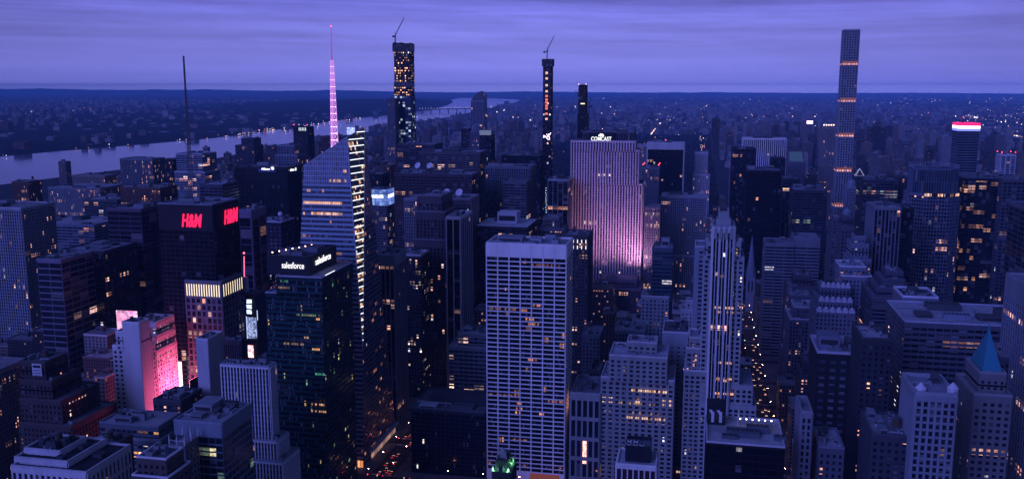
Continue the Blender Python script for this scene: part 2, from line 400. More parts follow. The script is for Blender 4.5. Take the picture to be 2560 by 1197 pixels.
def litrow(root, pxl, pxr, py, Y, h=1.9, col=(1, .44, .27), s=1.1, cell=2.2, keep=.85, out=.06, name='lit_window_row', gap=.25):
    """a run of lit panes along one floor, behind gaps of mullion"""
    a, b = at(pxl, py, Y), at(pxr, py, Y); rr = random.Random(int(pxl*7+py*13)); n = max(1, round((b.x-a.x)/cell)); c = (b.x-a.x)/n; mb = MB()
    for i in range(n):
        if rr.random() > keep: continue
        k = rr.choice((.35, .6, .8, 1.0, 1.0)); mt = emit(tuple(min(1, v*q) for v, q in zip(col, rr.choice(((1, 1, 1), (1, 1.15, 1.3), (1, .85, .7))))), round(s*k, 2))
        mb.face([(a.x+i*c+gap*c/2, Y-out, a.z-h/2), (a.x+(i+1)*c-gap*c/2, Y-out, a.z-h/2), (a.x+(i+1)*c-gap*c/2, Y-out, a.z+h/2), (a.x+i*c+gap*c/2, Y-out, a.z+h/2)], mt)
    return mb.build(name, root) if mb.f else None
# ------------------------------------------------------------------ render settings, sky, light, air
cy = sc.cycles
cy.use_denoising = True; cy.max_bounces = 5; cy.diffuse_bounces = 2; cy.glossy_bounces = 2; cy.transmission_bounces = 1; cy.volume_bounces = 1
cy.sample_clamp_indirect = 3.0; cy.sample_clamp_direct = 0.0; cy.use_light_tree = True; cy.caustics_reflective = False; cy.caustics_refractive = False
try: cy.denoising_input_passes = 'RGB_ALBEDO_NORMAL'; cy.denoising_prefilter = 'ACCURATE'
except Exception: pass
sc.view_settings.view_transform = 'Standard'; sc.view_settings.look = 'None'; sc.view_settings.exposure = 0.0; sc.view_settings.gamma = 1.0
SUN_EL, SUN_AZ = rad(24), rad(208)      # after-glow behind the camera, south-west
w = bpy.data.worlds.new('World'); sc.world = w; w.use_nodes = True
nt = w.node_tree; nt.nodes.clear()
def wn(typ, ins=None, **kw):
    nd = nt.nodes.new(typ)
    for k, v in kw.items(): setattr(nd, k, v)
    for k, v in (ins or {}).items():
        if isinstance(v, bpy.types.NodeSocket): nt.links.new(v, nd.inputs[k])
        else: nd.inputs[k].default_value = v
    return nd
wm_ = lambda op, a, b=0.0, c=0.0: wn('ShaderNodeMath', {0: a, 1: b, 2: c}, operation=op).outputs[0]
tc = wn('ShaderNodeTexCoord').outputs['Generated']
sx = wn('ShaderNodeSeparateXYZ', {0: tc})
az = wm_('ARCTAN2', sx.outputs[0], sx.outputs[1])
el = wm_('ARCSINE', sx.outputs[2])
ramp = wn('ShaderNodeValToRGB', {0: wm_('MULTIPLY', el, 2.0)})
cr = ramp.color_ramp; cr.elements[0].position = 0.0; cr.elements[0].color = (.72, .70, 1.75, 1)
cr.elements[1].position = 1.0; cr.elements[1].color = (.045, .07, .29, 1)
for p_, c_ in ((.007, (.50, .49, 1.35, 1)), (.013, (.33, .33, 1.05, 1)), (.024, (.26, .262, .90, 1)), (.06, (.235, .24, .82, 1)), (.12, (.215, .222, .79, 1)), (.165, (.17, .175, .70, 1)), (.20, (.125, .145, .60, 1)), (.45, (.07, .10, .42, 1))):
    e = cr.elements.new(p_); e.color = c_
# far stratus seen edge on: long flat streaks
v1 = wn('ShaderNodeCombineXYZ', {0: wm_('MULTIPLY', az, 1.6), 1: wm_('ADD', wm_('MULTIPLY', el, 62.0), wm_('MULTIPLY', az, .9)), 2: 3.1}).outputs[0]
n1 = wn('ShaderNodeTexNoise', {'Vector': v1, 'Scale': 1.0, 'Detail': 7.0, 'Roughness': .55, 'Distortion': .25}).outputs[0]
v2 = wn('ShaderNodeCombineXYZ', {0: wm_('MULTIPLY', az, 5.0), 1: wm_('ADD', wm_('MULTIPLY', el, 150.0), wm_('MULTIPLY', az, -1.5)), 2: 8.4}).outputs[0]
n2 = wn('ShaderNodeTexNoise', {'Vector': v2, 'Scale': 1.0, 'Detail': 8.0, 'Roughness': .6}).outputs[0]
cl = wm_('ADD', wm_('MULTIPLY', wm_('SUBTRACT', n1, .5), 1.45), wm_('MULTIPLY', wm_('SUBTRACT', n2, .5), .5))
amt = wn('ShaderNodeMapRange', {0: el, 1: .006, 2: .075, 3: .10, 4: 1.0}).outputs[0]
k = wm_('ADD', 1.0, wm_('MULTIPLY', wm_('MULTIPLY', cl, amt), .95))
v3 = wn('ShaderNodeCombineXYZ', {0: wm_('MULTIPLY', az, 9.0), 1: wm_('ADD', wm_('MULTIPLY', el, 70.0), wm_('MULTIPLY', az, 3.0)), 2: 1.7}).outputs[0]
n3 = wn('ShaderNodeTexNoise', {'Vector': v3, 'Scale': 1.0, 'Detail': 9.0, 'Roughness': .68}).outputs[0]
k = wm_('ADD', k, wm_('MULTIPLY', wm_('MULTIPLY', wm_('SUBTRACT', n3, .5), .75), amt))
da = wm_('ADD', az, .19)
k = wm_('MULTIPLY', k, wm_('SUBTRACT', 1.04, wm_('MULTIPLY', wm_('MINIMUM', wm_('MULTIPLY', da, da), .5), .85)))
k = wm_('MAXIMUM', k, .38)
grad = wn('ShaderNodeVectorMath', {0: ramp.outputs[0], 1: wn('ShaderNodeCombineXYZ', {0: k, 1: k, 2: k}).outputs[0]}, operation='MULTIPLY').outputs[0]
sky = wn('ShaderNodeTexSky', sky_type='NISHITA', sun_disc=False)
sky.sun_elevation = SUN_EL; sky.sun_rotation = SUN_AZ; sky.altitude = 100; sky.air_density = 1.5; sky.dust_density = 2.0
tint = wn('ShaderNodeVectorMath', {0: sky.outputs[0], 1: (.55, .40, .85)}, operation='MULTIPLY').outputs[0]
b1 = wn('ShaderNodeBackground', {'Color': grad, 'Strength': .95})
b2 = wn('ShaderNodeBackground', {'Color': tint, 'Strength': .006})
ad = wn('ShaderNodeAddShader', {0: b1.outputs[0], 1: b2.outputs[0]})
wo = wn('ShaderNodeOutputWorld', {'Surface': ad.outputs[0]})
ld = bpy.data.lights.new('sun', 'SUN'); sun = bpy.data.objects.new('sun', ld); COL.objects.link(sun)
ld.energy = 1.8; ld.angle = rad(35); ld.color = (.175, .205, 1.0)
sd = Vector((math.sin(SUN_AZ)*math.cos(SUN_EL), math.cos(SUN_AZ)*math.cos(SUN_EL), math.sin(SUN_EL)))
sun.rotation_euler = sd.to_track_quat('Z', 'Y').to_euler(); sun.location = (0, -300, 900)
HAZE = 3.3e-5
mb = MB()
t = NT('evening_haze'); v = t.n('ShaderNodeVolumePrincipled', {'Color': (.28, .58, 1.0, 1), 'Density': HAZE, 'Anisotropy': -.3})
t.t.links.new(v.outputs[0], t.out.inputs['Volume']); t.m.cycles.homogeneous_volume = True
mb.box(-60000, 60000, -9000, 48500, -2.0, 485, t.m)
hz = mb.build('haze'); hz['kind'] = 'stuff'; hz['label'] = 'thin blue evening haze over the city'
# ------------------------------------------------------------------ setting
def struct(name, mb, kind='structure', label=None):
    o = mb.build(name); o['kind'] = kind
    if label: o['label'] = label
    return o
mb = MB(); gm = roofing((.045, .045, .05))
mb.face([(-58000, -8000, 0), (58000, -8000, 0), (58000, 48000, 0), (-58000, 48000, 0)], gm)
struct('ground', mb)
def water_mat():
    t = NT('river_water'); tc = t.n('ShaderNodeTexCoord').outputs['Object']
    n = t.n('ShaderNodeTexNoise', {'Vector': tc, 'Scale': .02, 'Detail': 6.0}).outputs[0]
    bp = t.n('ShaderNodeBump', {'Height': n, 'Strength': .045, 'Distance': 8.0}).outputs[0]
    p = t.n('ShaderNodeBsdfPrincipled', {'Base Color': (.07, .11, .20, 1), 'Roughness': .09, 'IOR': 1.33, 'Normal': bp})
    return t.done(p.outputs[0])
near = [(-700, 640), (-350, 520), (0, 462), (300, 424), (530, 398), (640, 376), (760, 350), (880, 336), (1000, 318), (1060, 303), (1120, 293), (1190, 279), (1240, 270), (1290, 256), (1300, 250)]
far = [(1230, 246), (1150, 245), (1128, 250), (1133, 256), (1120, 263), (1095, 270), (1060, 276), (1010, 283), (950, 290), (880, 297), (800, 308), (740, 318), (660, 329), (600, 338), (530, 346), (350, 362), (150, 378), (0, 392), (-350, 430), (-700, 500)]
mb = MB(); wmt = water_mat()
pl = [ground(*p, z=.3) for p in near+far]
import mathutils.geometry as mg_
for tri in mg_.tessellate_polygon([[Vector((p.x, p.y, 0)) for p in pl]]):
    q = [pl[i] for i in tri]
    if (q[1]-q[0]).cross(q[2]-q[0]).z < 0: q = q[::-1]
    mb.face([tuple(p) for p in q], wmt)
struct('river', mb)
from mathutils import noise
def hills(name, pts, depths, prof, mat, wdir, amp):
    mb = MB(); g = []
    P = []
    for i in range(len(pts)-1):
        n = max(1, int((pts[i+1][0]-pts[i][0]).length//180)); n = min(n, 40)
        for k in range(n):
            u = k/n; P.append((pts[i][0].lerp(pts[i+1][0], u), pts[i][1]*(1-u)+pts[i+1][1]*u))
    P.append(pts[-1])
    for (p, H) in P:
        row = []
        for d, h in zip(depths, prof):
            q = p+wdir*d; nz = noise.fractal(Vector((q.x/900, q.y/900, 2)), .8, 2.1, 5)
            row.append((q.x, q.y, max(-.5, h*H*(1+amp*nz))))
        g.append(row)
    for i in range(len(g)-1):
        for j in range(len(depths)-1):
            mb.face([g[i][j], g[i][j+1], g[i+1][j+1], g[i+1][j]], mat)
    return struct(name, mb)
woods = wall((.05, .05, .052), .95, .05, .9, .004)
hills('palisades_hills', [(ground(a, b), h) for a, b, h in [(1133, 256, 60), (1120, 263, 105), (1095, 270, 115), (1060, 276, 105), (1010, 283, 78), (950, 290, 50), (880, 297, 34), (800, 308, 28), (740, 318, 25), (660, 329, 24), (600, 338, 24), (530, 346, 24), (350, 362, 24), (150, 378, 24), (0, 392, 22), (-350, 430, 20)]],
      [0, 40, 160, 420, 900, 2200, 5000], [.02, .05, .45, .9, 1.0, .85, .3], woods, Vector((-.9, .43, 0)), .22)
hills('northern_hills', [(Vector((x, 39000+abs(x)*.02, 0)), h) for x, h in [(-40000, 190), (-33000, 210), (-29000, 165), (-24000, 190), (-20500, 120), (-17000, 175), (-14000, 90), (-11000, 70), (-8000, 120), (-4000, 75), (0, 90), (5000, 60), (9000, 80), (14000, 40), (20000, 30)]],
      [0, 900, 2000, 4000, 8000], [.0, .55, 1.0, .9, .1], woods, Vector((0, 1, 0)), .25)
# streets: block pavements with kerbs, roadway sheets, markings
AVE = {'tenth': -1330, 'ninth': -1050, 'eighth': -775, 'seventh': -495, 'sixth': -252, 'fifth': 70, 'madison': 205, 'park': 345, 'lexington': 475, 'third': 610, 'second': 830, 'first': 1040}
avx = sorted(AVE.values()); ST = lambda s: (s-33.5)*80.5
pav = roofing((.16, .16, .165)); asph = roofing((.05, .05, .053)); paint = emit((.0, .0, .0), 0.0)
mbp = MB()
for i in range(len(avx)-1):
    for s in range(34, 59):
        mbp.prism(rect(avx[i]+9.5, avx[i+1]-9.5, ST(s)-2*0+5.5-40.25+40.25, ST(s+1)-5.5), 0, .15, pav)
struct('pavement', mbp)
mba = MB()
for x in avx: mba.face([(x-9.5, 40, .02), (x+9.5, 40, .02), (x+9.5, 2050, .02), (x-9.5, 2050, .02)], asph)
struct('avenue', mba)
mbs = MB()
for s in range(34, 59):
    for i in range(len(avx)-1): mbs.face([(avx[i]+9.5, ST(s)-5.5, .02), (avx[i+1]-9.5, ST(s)-5.5, .02), (avx[i+1]-9.5, ST(s)+5.5, .02), (avx[i]+9.5, ST(s)+5.5, .02)], asph)
struct('street', mbs)
mk = wall((.7, .7, .68), .7); mbm = MB()
for x in (70, -252):
    for lane in (-4.7, -1.6, 1.6, 4.7):
        y = 520
        while y < 1700:
            if (y-ST(0)) % 80.5 > 12: mbm.face([(x+lane-.08, y, .03), (x+lane+.08, y, .03), (x+lane+.08, y+3, .03), (x+lane-.08, y+3, .03)], mk)
            y += 9
    for s in range(40, 56):
        for dy in (-9, 6):
            for k in range(12): mbm.face([(x-8.6+k*1.5, ST(s)+dy, .03), (x-8+k*1.5, ST(s)+dy, .03), (x-8+k*1.5, ST(s)+dy+3, .03), (x-8.6+k*1.5, ST(s)+dy+3, .03)], mk)
struct('road_markings', mbm)
# ------------------------------------------------------------------ towers of the city, street by street
LIME = (.40, .38, .35); GREY = (.26, .26, .27); DGREY = (.10, .10, .11); BROWN = (.17, .085, .065); BLACK = (.022, .022, .026); WHITE = (.60, .59, .57); TAN = (.30, .24, .20); BLUEG = (.14, .17, .21)
gq = glass(lit=.012, run=.01); gl = glass(lit=.03, run=.03); gm_ = glass(lit=.06, run=.05); gh = glass(lit=.12, run=.08)
gteal = glass(lit=.02, run=.04, a=(.7, .9, .6), b=GREENW, tint=(.012, .03, .035), strength=.7)
gdk = glass(lit=.008, run=.02, tint=(.006, .007, .012), blind=.04)
gpink = glass(lit=.25, run=.2, a=(1, .3, .6), b=(1, .75, .9), strength=1.2)
gblue = glass(lit=.04, run=.05, a=(.7, .8, 1), b=PINKW, tint=(.02, .04, .06), blind=.25)
def masonry(w=LIME, g=None, **k): return FS(**{**dict(bay=3.4, fh=3.7, pw=1.7, bh=1.8, pd=.4, bd=.3, course=(.12, .5, .78, .93), w=w, g=g or gl), **k})
def piers(w=LIME, g=None, **k): return FS(**{**dict(bay=3.0, fh=3.8, pw=1.2, bh=1.3, pd=.7, bd=.12, w=w, g=g or gl), **k})
def bands(w=GREY, g=None, **k): return FS(**{**dict(bay=8.0, fh=3.9, pw=.5, bh=1.9, pd=.2, bd=.35, w=w, g=g or gl), **k})
def curtain(w=DGREY, g=None, **k): return FS(**{**dict(bay=2.4, fh=3.9, pw=.25, bh=1.0, pd=.25, bd=.1, w=w, g=g or gdk), **k})
T = tower
# --- far left of the picture, seventh and eighth avenue side
z_ = at(24, 895, 620).z
T('tall grey ribbed tower filling the lower left edge of the picture', [('w', -590, -523, 545, 75, z_)], piers(GREY, glass(lit=.02, run=.06), bay=2.4, pw=.9), units=2)
t_a2 = T('dark brown stepped brick tower with a white sign panel near its top', [(52, 112, 905, 560, 24), (50, 128, 952, 557, 32), (50, 152, 1000, 554, 42), (48, 178, 1062, 550, 52)], masonry((.10, .075, .07), gq), roof=(.2, .2, .22), units=3, tanks=1)
mb = MB(); a = at(80, 908, 559.2); b = at(106, 940, 559.2); mb.box(a.x, b.x, 558.9, 559.45, b.z, a.z, wall((.6, .6, .62))); mb.box(a.x+.8, b.x-.8, 558.7, 558.9, a.z-3, a.z-1, wall((.05, .05, .06)))
for k in range(3): mb.box(a.x+.8, b.x-.8, 558.7, 558.9, a.z-5.2-k*2, a.z-4.4-k*2, wall((.25, .25, .27)))
mb.build('sign_panel', t_a2)
T('dark tower with pale blue floor stripes behind the brown stepped tower', [(92, 152, 650, 800, 50)], bands((.22, .24, .30), gq, bay=12, bh=1.3, fh=6.2, bandw=None), units=3)
T('broad dark glass tower with a few orange windows left of the pink glow', [(152, 258, 628, 850, 60)], curtain((.05, .055, .065), glass(lit=.006, run=.012, tint=(.008, .012, .02), strength=1.4), bay=3.2), roof=(.24, .25, .3), units=4)
T('black tower with magenta lit edge lines beside the white setback tower', [(268, 352, 523, 930, 60)], bands((.16, .11, .16), glass(lit=.01, run=.01, tint=(.01, .01, .018)), bay=14, bh=.9, fh=5.4), roof=(.25, .25, .3), units=3)
T('pale ribbed tower leaning into the upper left edge above the avenue', [(-70, 52, 520, 900, 55)], piers((.42, .42, .46), gl), units=2)
T('blue grey office block with a broad pale roof at the far left', [(60, 235, 560, 1050, 70)], bands((.24, .26, .32), gl), roof=(.40, .40, .44), units=5)
T('wide low office block below the river at the far left', [(120, 250, 470, 1450, 70)], masonry(GREY, gm_), roof=(.35, .35, .4), units=3)
T('slim brick apartment tower near the river behind the left rooftops', [(30, 70, 455, 1500, 35)], masonry(BROWN, gm_), units=1, tanks=1)
T('grey slab with a bright lamp on its roof behind the black towers', [(300, 380, 398, 1500, 40)], piers((.22, .23, .26), gm_), units=2, red=0)
T('dark slab tower on the left standing before the river', [(395, 430, 400, 1650, 40)], curtain(BLACK, gl), units=1)
T('light blue grey tower with pale crown left of the sign topped tower', [(440, 505, 385, 1500, 50), (436, 512, 430, 1498, 54)], bands((.34, .36, .42), gm_), roof=(.4, .4, .44), units=2)
T('brown hotel slab rising behind the black tower in the left theatre district', [(180, 262, 440, 1650, 40)], masonry(TAN, gm_), units=2, tanks=1)
T('low dark block with pale roof deck between the left towers', [(210, 292, 500, 1250, 50)], bands(DGREY, gl), roof=(.45, .45, .5), units=3)
T('brick office block with lit corner windows below the left hotel slab', [(300, 400, 470, 1200, 45)], masonry(BROWN, gm_), units=3, tanks=1)
# white limestone tower and the pink building
T('white limestone setback tower with a blank centre shaft left of the pink building', [(306, 347, 808, 620, 13), (290, 352, 832, 622, 14), (282, 358, 868, 624, 15)], masonry((.62, .62, .64), gq, bay=4.2, pw=2.2, bh=1.8), roof=(.2, .2, .22), units=2, par=1.4, full=True,
  fs=[FS(bay=30, fh=40, pw=28.4, bh=36, pd=.4, bd=.3, w=(.62, .62, .64), g=gq), None, None])
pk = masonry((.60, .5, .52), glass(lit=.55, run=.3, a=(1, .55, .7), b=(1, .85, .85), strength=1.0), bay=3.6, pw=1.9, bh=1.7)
EX = at(390, 880, 650).x
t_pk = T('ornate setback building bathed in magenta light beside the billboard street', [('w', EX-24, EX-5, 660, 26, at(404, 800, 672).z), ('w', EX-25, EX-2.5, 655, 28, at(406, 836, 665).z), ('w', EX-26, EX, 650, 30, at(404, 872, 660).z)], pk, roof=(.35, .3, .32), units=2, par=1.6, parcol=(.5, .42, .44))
# grid tower with lit crown stripes
t_gr = T('grey gridded tower with glowing vertical stripes around its crown', [(462, 553, 704, 700, 36)], FS(bay=5.2, fh=5.6, pw=1.7, bh=1.5, pd=.6, bd=.5, w=(.24, .24, .26), g=glass(lit=.05, run=.05), top=14), roof=(.2, .2, .22), units=3)
X0, X1, Y0, Y1, Z = t_gr['top']
sm = emit((1, .80, .55), 1.5)
for i in range(14):
    mb = MB(); x = X0+2+i*(X1-X0-4)/13; mb.box(x-.35, x+.35, Y0-.95, Y0-.7, Z-12.5, Z-2.2, sm); mb.build('light_strip', t_gr)
for i in range(9):
    mb = MB(); y = Y0+2+i*(Y1-Y0-4)/8; mb.box(X1+.7, X1+.95, y-.3, y+.3, Z-12.5, Z-2.2, sm); mb.build('light_strip', t_gr)
t_h = T('narrow white hotel slab with a column of small lit windows in its blank front', [(490, 519, 850, 600, 22)], FS(bay=10, fh=3.6, pw=9.3, bh=1.6, pd=.3, bd=.2, w=(.50, .50, .54), g=glass(lit=.5, run=.1, strength=1.5)), roof=(.25, .25, .27), units=2, par=1.5)
T('dark building with rounded rooftop fins in front of the billboard screens', [(552, 602, 852, 655, 8), (520, 608, 908, 640, 10)], piers((.07, .06, .07), gl, bay=2), roof=(.1, .1, .11), units=4)
fin = piers((.62, .64, .68), g=glass(lit=.006, run=.012, tint=(.008, .01, .016), blind=.02), bay=2.3, pw=.8, bh=.2, pd=.9, top=1.2)
T('pale slab with tall vertical fins and two lower setback blocks', [(553, 672, 914, 560, 10), (600, 692, 1100, 556, 18), (610, 706, 1153, 551, 26)], fin, roof=(.30, .31, .33), units=4, parcol=(.42, .43, .46),
  fs=[fin, {**fin, 'top': 1.0}, {**fin, 'top': 1.0}])
T('banded glass office block with stepped pale rooftop boxes at lower left', [(436, 554, 1056, 470, 36)], bands((.30, .33, .38), glass(lit=.03, run=.07, runlen=3, a=(1, .6, .3), b=GREENW, tint=(.012, .025, .03), strength=.9), bay=4.4, bh=.9, fh=4.6, pw=.2, top=8), roof=(.34, .35, .38), units=6, pent=(.1, .5, .45, .9, 5, (.35, .36, .4)))
T('low office block with a row of orange windows left of the banded glass block', [(250, 396, 1062, 525, 26), (248, 398, 1098, 520, 36)], bands((.16, .18, .20), glass(lit=.02, run=.10, runlen=7, half=.9, a=(1, .42, .15), b=(1, .5, .2)), bay=4, bh=1.5, pw=.6), roof=(.36, .37, .40), units=4, parcol=(.3, .31, .34))
T('brown topped tower with white outlined stepped cornices in the lower left', [(343, 415, 1146, 412, 16), (331, 419, 1192, 408, 22)], masonry((.15, .11, .10), gq), roof=(.14, .15, .18), units=4, par=1.0, parcol=(.68, .68, .72))
T('white ornate corner building with dark rooftop sheds in the bottom left corner', [(62, 150, 1126, 432, 22), (38, 168, 1150, 425, 34), (30, 215, 1174, 420, 40)], FS(bay=3.6, fh=9, pw=1.7, bh=2.2, pd=.6, bd=.4, w=(.58, .58, .60), g=gq, top=2.2), roof=(.03, .03, .04), units=9, par=1.2, parcol=(.5, .5, .52), tanks=1, umat=wall((.08, .08, .1)))
t_cr = T('small dark tower with a white crown of pointed gothic pinnacles', [(424, 462, 1112, 452, 14)], masonry((.2, .2, .22), gq), units=0, par=.6)
X0, X1, Y0, Y1, Z = t_cr['top']
for (x, y) in ((X0, Y0), (X1, Y0), (X0, Y1), (X1, Y1), ((X0+X1)/2, Y0), ((X0+X1)/2, Y1), (X1, (Y0+Y1)/2)):
    mb = MB(); mb.frust(x, y, Z, Z+3, .55, .5, 6, wall((.55, .55, .58))); mb.frust(x, y, Z+3, Z+7, .6, .02, 6, wall((.55, .55, .58))); mb.build('pinnacle', t_cr)
mb = MB()
for i in range(6): mb.tube((X0+i*(X1-X0)/6, Y0, Z+2.2+.8*(i % 2)), (X0+(i+1)*(X1-X0)/6, Y0, Z+2.2+.8*((i+1) % 2)), .25, wall((.55, .55, .58)))
mb.build('tracery', t_cr)
T('small dark block with cluttered black roof beside the pink building', [(384, 452, 1002, 565, 28)], masonry((.08, .08, .09), gl), roof=(.07, .07, .08), units=6)
T('dim red brick loft block under the dark glass tower on the left', [(176, 262, 1080, 600, 40)], masonry((.12, .08, .08), gq), units=3, tanks=1)
T('low brick block by the side street at lower left with a lit rooftop stair', [(205, 256, 1130, 470, 30)], masonry((.14, .10, .10), gl), units=2, tanks=1)
# --- forty-second street: the black glass block and the grey stepped block
T('low black glass block with boxy rooftop plant left of the white slab', [(1027, 1212, 1026, 702, 48)], curtain((.035, .035, .042), glass(lit=.006, run=.002, sub=3, tint=(.006, .007, .012), blind=.03, a=(1, .8, .6), b=(.8, .9, .85)), bay=4.2, fh=3.6, bh=.5), roof=(.12, .12, .14), units=5, pent=(.18, .97, .35, .8, 6, (.05, .05, .06)), umat=wall((.4, .42, .46)), parcol=(.12, .13, .16))
T('grey banded office block with a stepped pale roof behind the black glass block', [(1145, 1222, 835, 800, 28), (1122, 1222, 868, 795, 40)], bands((.20, .22, .24), glass(lit=.02, run=.09, runlen=2, a=(1, .7, .4)), bay=5, bh=1.7), roof=(.3, .31, .34), units=4, parcol=(.34, .35, .38))
# --- sixth avenue spine
T('dark tower with white vertical stripes on its side beyond the glass spire tower', [(940, 985, 640, 800, 34)], FS(bay=4.6, fh=3.9, pw=1.0, bh=1.2, pd=.7, bd=.1, w=(.36, .36, .39), g=glass(lit=.015, run=.03), top=9, bandw=(.03, .03, .04)), roof=(.45, .45, .5), units=5)
t_o = T('dark tower with a pale eight sided roof rim and glowing corner windows', [(1000, 1052, 640, 885, 28)], masonry((.07, .07, .08), glass(lit=.06, run=.03, a=(1, .85, .7)), bay=3.2, bh=1.5, pw=1.2), roof=(.45, .46, .52), units=4, par=2.2, parcol=(.55, .55, .62))
T('thin finned pale tower far behind the dark pale rimmed tower', [(1011, 1042, 497, 1060, 35)], piers((.30, .28, .32), glass(lit=.02, run=.1, a=(1, .6, .5)), bay=2.2, pw=.9), units=1)
T('brown stepped office tower with a grey blank top before the dish roofs', [(1046, 1104, 490, 935, 40), (1040, 1112, 530, 930, 50), (1036, 1120, 600, 925, 58)], FS(bay=4.2, fh=4, pw=1.7, bh=1.4, pd=.8, bd=.2, w=(.12, .10, .11), g=gl, top=8), roof=(.36, .36, .4), units=2, parcol=(.3, .3, .33))
t_d2 = T('ribbed pale tower carrying two white satellite dishes in the middle distance', [(1114, 1176, 497, 1000, 40)], piers((.34, .31, .34), glass(lit=.03, run=.05), bay=1.9, pw=.85, top=1.5), roof=(.35, .36, .42), units=2)
t_d1 = T('wide brown tower carrying two white satellite dishes behind the ribbed tower', [(985, 1180, 436, 1170, 50)], bands((.09, .07, .08), glass(lit=.012, run=.03, a=(1, .45, .2)), bay=5, bh=1.8), roof=(.32, .33, .4), units=5)
T('wide dark slab with a lit row of windows behind the satellite dishes', [(1050, 1200, 381, 1430, 60)], bands((.13, .12, .13), glass(lit=.008, run=.03, a=(1, .6, .4)), bay=6), roof=(.42, .42, .48), units=4)
T('dark block with white panels around its flat top before the far blue tower', [(992, 1086, 362, 1760, 60)], FS(bay=13, fh=4, pw=1.2, bh=1.4, pd=.3, bd=.2, w=(.10, .08, .09), g=gl, top=2), roof=(.2, .2, .24), units=2)
T('black slab with bright white vertical ribs on its side face', [(1116, 1150, 545, 880, 48)], FS(bay=8, fh=4, pw=.9, bh=.9, pd=1.0, bd=.1, w=(.50, .50, .54), g=glass(lit=.008, run=.008, tint=(.006, .007, .012)), top=1.6, bandw=(.02, .02, .025)), roof=(.5, .5, .55), units=2, par=1.6)
T('dark block with a broad pale flat roof and white rooftop plant behind the white slab', [(1192, 1318, 566, 1000, 62)], bands((.07, .06, .07), glass(lit=.008, run=.02, a=(1, .6, .35)), bay=4, bh=1.6), roof=(.55, .55, .6), units=1, pent=(.33, .72, .35, .7, 13, (.5, .52, .58)), par=.6, parcol=(.5, .5, .55), umat=wall((.16, .17, .2)))
T('grey grid tower with a recessed dark front above the pale roofed block', [(1214, 1326, 417, 1260, 45)], FS(bay=3.4, fh=3.9, pw=1.2, bh=1.3, pd=.7, bd=.3, w=(.19, .19, .22), g=gl, top=3), roof=(.34, .34, .4), units=4)
T('ribbed middle block in front of the grey grid tower with lit floors', [(1258, 1316, 455, 1225, 30)], bands((.17, .16, .18), glass(lit=.01, run=.06, a=(.8, .75, 1)), bay=9, bh=1.6), roof=(.2, .2, .24), units=2)
T('flat black tower standing behind the grey grid tower', [(1254, 1350, 390, 1520, 50)], curtain(BLACK, gq, bay=4), roof=(.2, .2, .25), units=4)
T('small stepped art deco building with pale crown blocks left of the floodlit slab', [(1358, 1398, 545, 1060, 22), (1346, 1410, 572, 1055, 34)], piers((.22, .2, .22), gl, bay=2.8), roof=(.3, .3, .34), units=2)
T('black slab with fine white vertical ribs left of the floodlit slab', [(1370, 1420, 450, 1210, 40)], FS(bay=6.5, fh=3.9, pw=.5, bh=1, pd=.5, bd=.1, w=(.36, .36, .4), g=glass(lit=.03, run=.03, tint=(.008, .01, .016)), top=1.5, bandw=(.03, .03, .035)), roof=(.14, .14, .16), units=3)
t_ls = T('dark tower with two rows of lit slots under its roof below the floodlit slab', [(1408, 1470, 590, 905, 36)], masonry((.08, .075, .085), glass(lit=.015, run=.08, a=(1, .5, .3)), bay=3, pw=1.2), roof=(.24, .25, .3), units=3)
X0, X1, Y0, Y1, Z = t_ls['top']
for row in range(2):
    for i in range(6):
        mb = MB(); x = X0+2+i*(X1-X0-4)/5; mb.box(x-.4, x+.4, Y0-.8, Y0-.45, Z-7-row*6, Z-3.5-row*6, emit((.9, .85, .95), 1.4)); mb.build('light_slot', t_ls)
beacon(t_ls, (X0+X1)/2, (Y0+Y1)/2, Z, 3, (1, .1, .35), 8)
T('low limestone block with small lit windows at the foot of the floodlit slab', [(1500, 1592, 700, 1195, 40), (1480, 1602, 722, 1185, 55)], piers((.26, .2, .25), glass(lit=.05, run=.03), bay=3.2), roof=(.22, .22, .26), units=2)
t_rb = T('grey ribbed tower with red roof beacons right of the floodlit slab', [(1606, 1648, 420, 1600, 40)], bands((.20, .20, .23), glass(lit=.02, run=.01), bay=3, bh=2), roof=(.08, .08, .1), units=2, red=4)
t_sl = T('black glass slab framed in white travertine near the park', [(1618, 1711, 358, 1890, 40)], FS(bay=60, fh=4, pw=3.4, bh=.7, pd=1.0, bd=.15, w=(.52, .52, .52), g=glass(lit=.01, run=.03, runlen=5, sub=22, tint=(.004, .005, .009), blind=.02, a=(1, .42, .2), strength=.7), top=13, bandw=(.02, .02, .025)), roof=(.45, .45, .5), units=2, red=1)
T('pale low slab peeking left of the white framed black slab', [(1592, 1620, 364, 1960, 40)], piers((.4, .4, .42), gl), units=1)
T('white hotel tower with dotted windows beside the avenue canyon', [(1738, 1770, 382, 1960, 30), (1733, 1774, 437, 1956, 38)], masonry((.48, .48, .52), gq, bay=3.2, pw=1.6, bh=1.8), roof=(.2, .2, .25), units=2, par=1.2)
T('marble striped wide slab with white vertical piers near the park corner', [(1858, 1966, 347, 2010, 40)], piers((.62, .62, .64), glass(lit=.005, run=.005, tint=(.01, .012, .02)), bay=4.1, pw=1.9, bh=.2, pd=1.2, top=2.5), roof=(.4, .4, .45), units=2)
T('broad ribbed limestone block with pale flat roof right of the floodlit slab', [(1653, 1766, 492, 1370, 45), (1640, 1786, 640, 1362, 60)], piers((.42, .40, .45), glass(lit=.02, run=.02), bay=2.9, pw=1.3, bh=1.4), roof=(.45, .45, .52), units=3)
T('slim ribbed limestone wing with rows of lit windows in front of the broad ribbed block', [(1613, 1650, 518, 1250, 30)], piers((.2, .18, .22), glass(lit=.05, run=.12, runlen=12, a=(1, .6, .4)), bay=2.4), units=1)
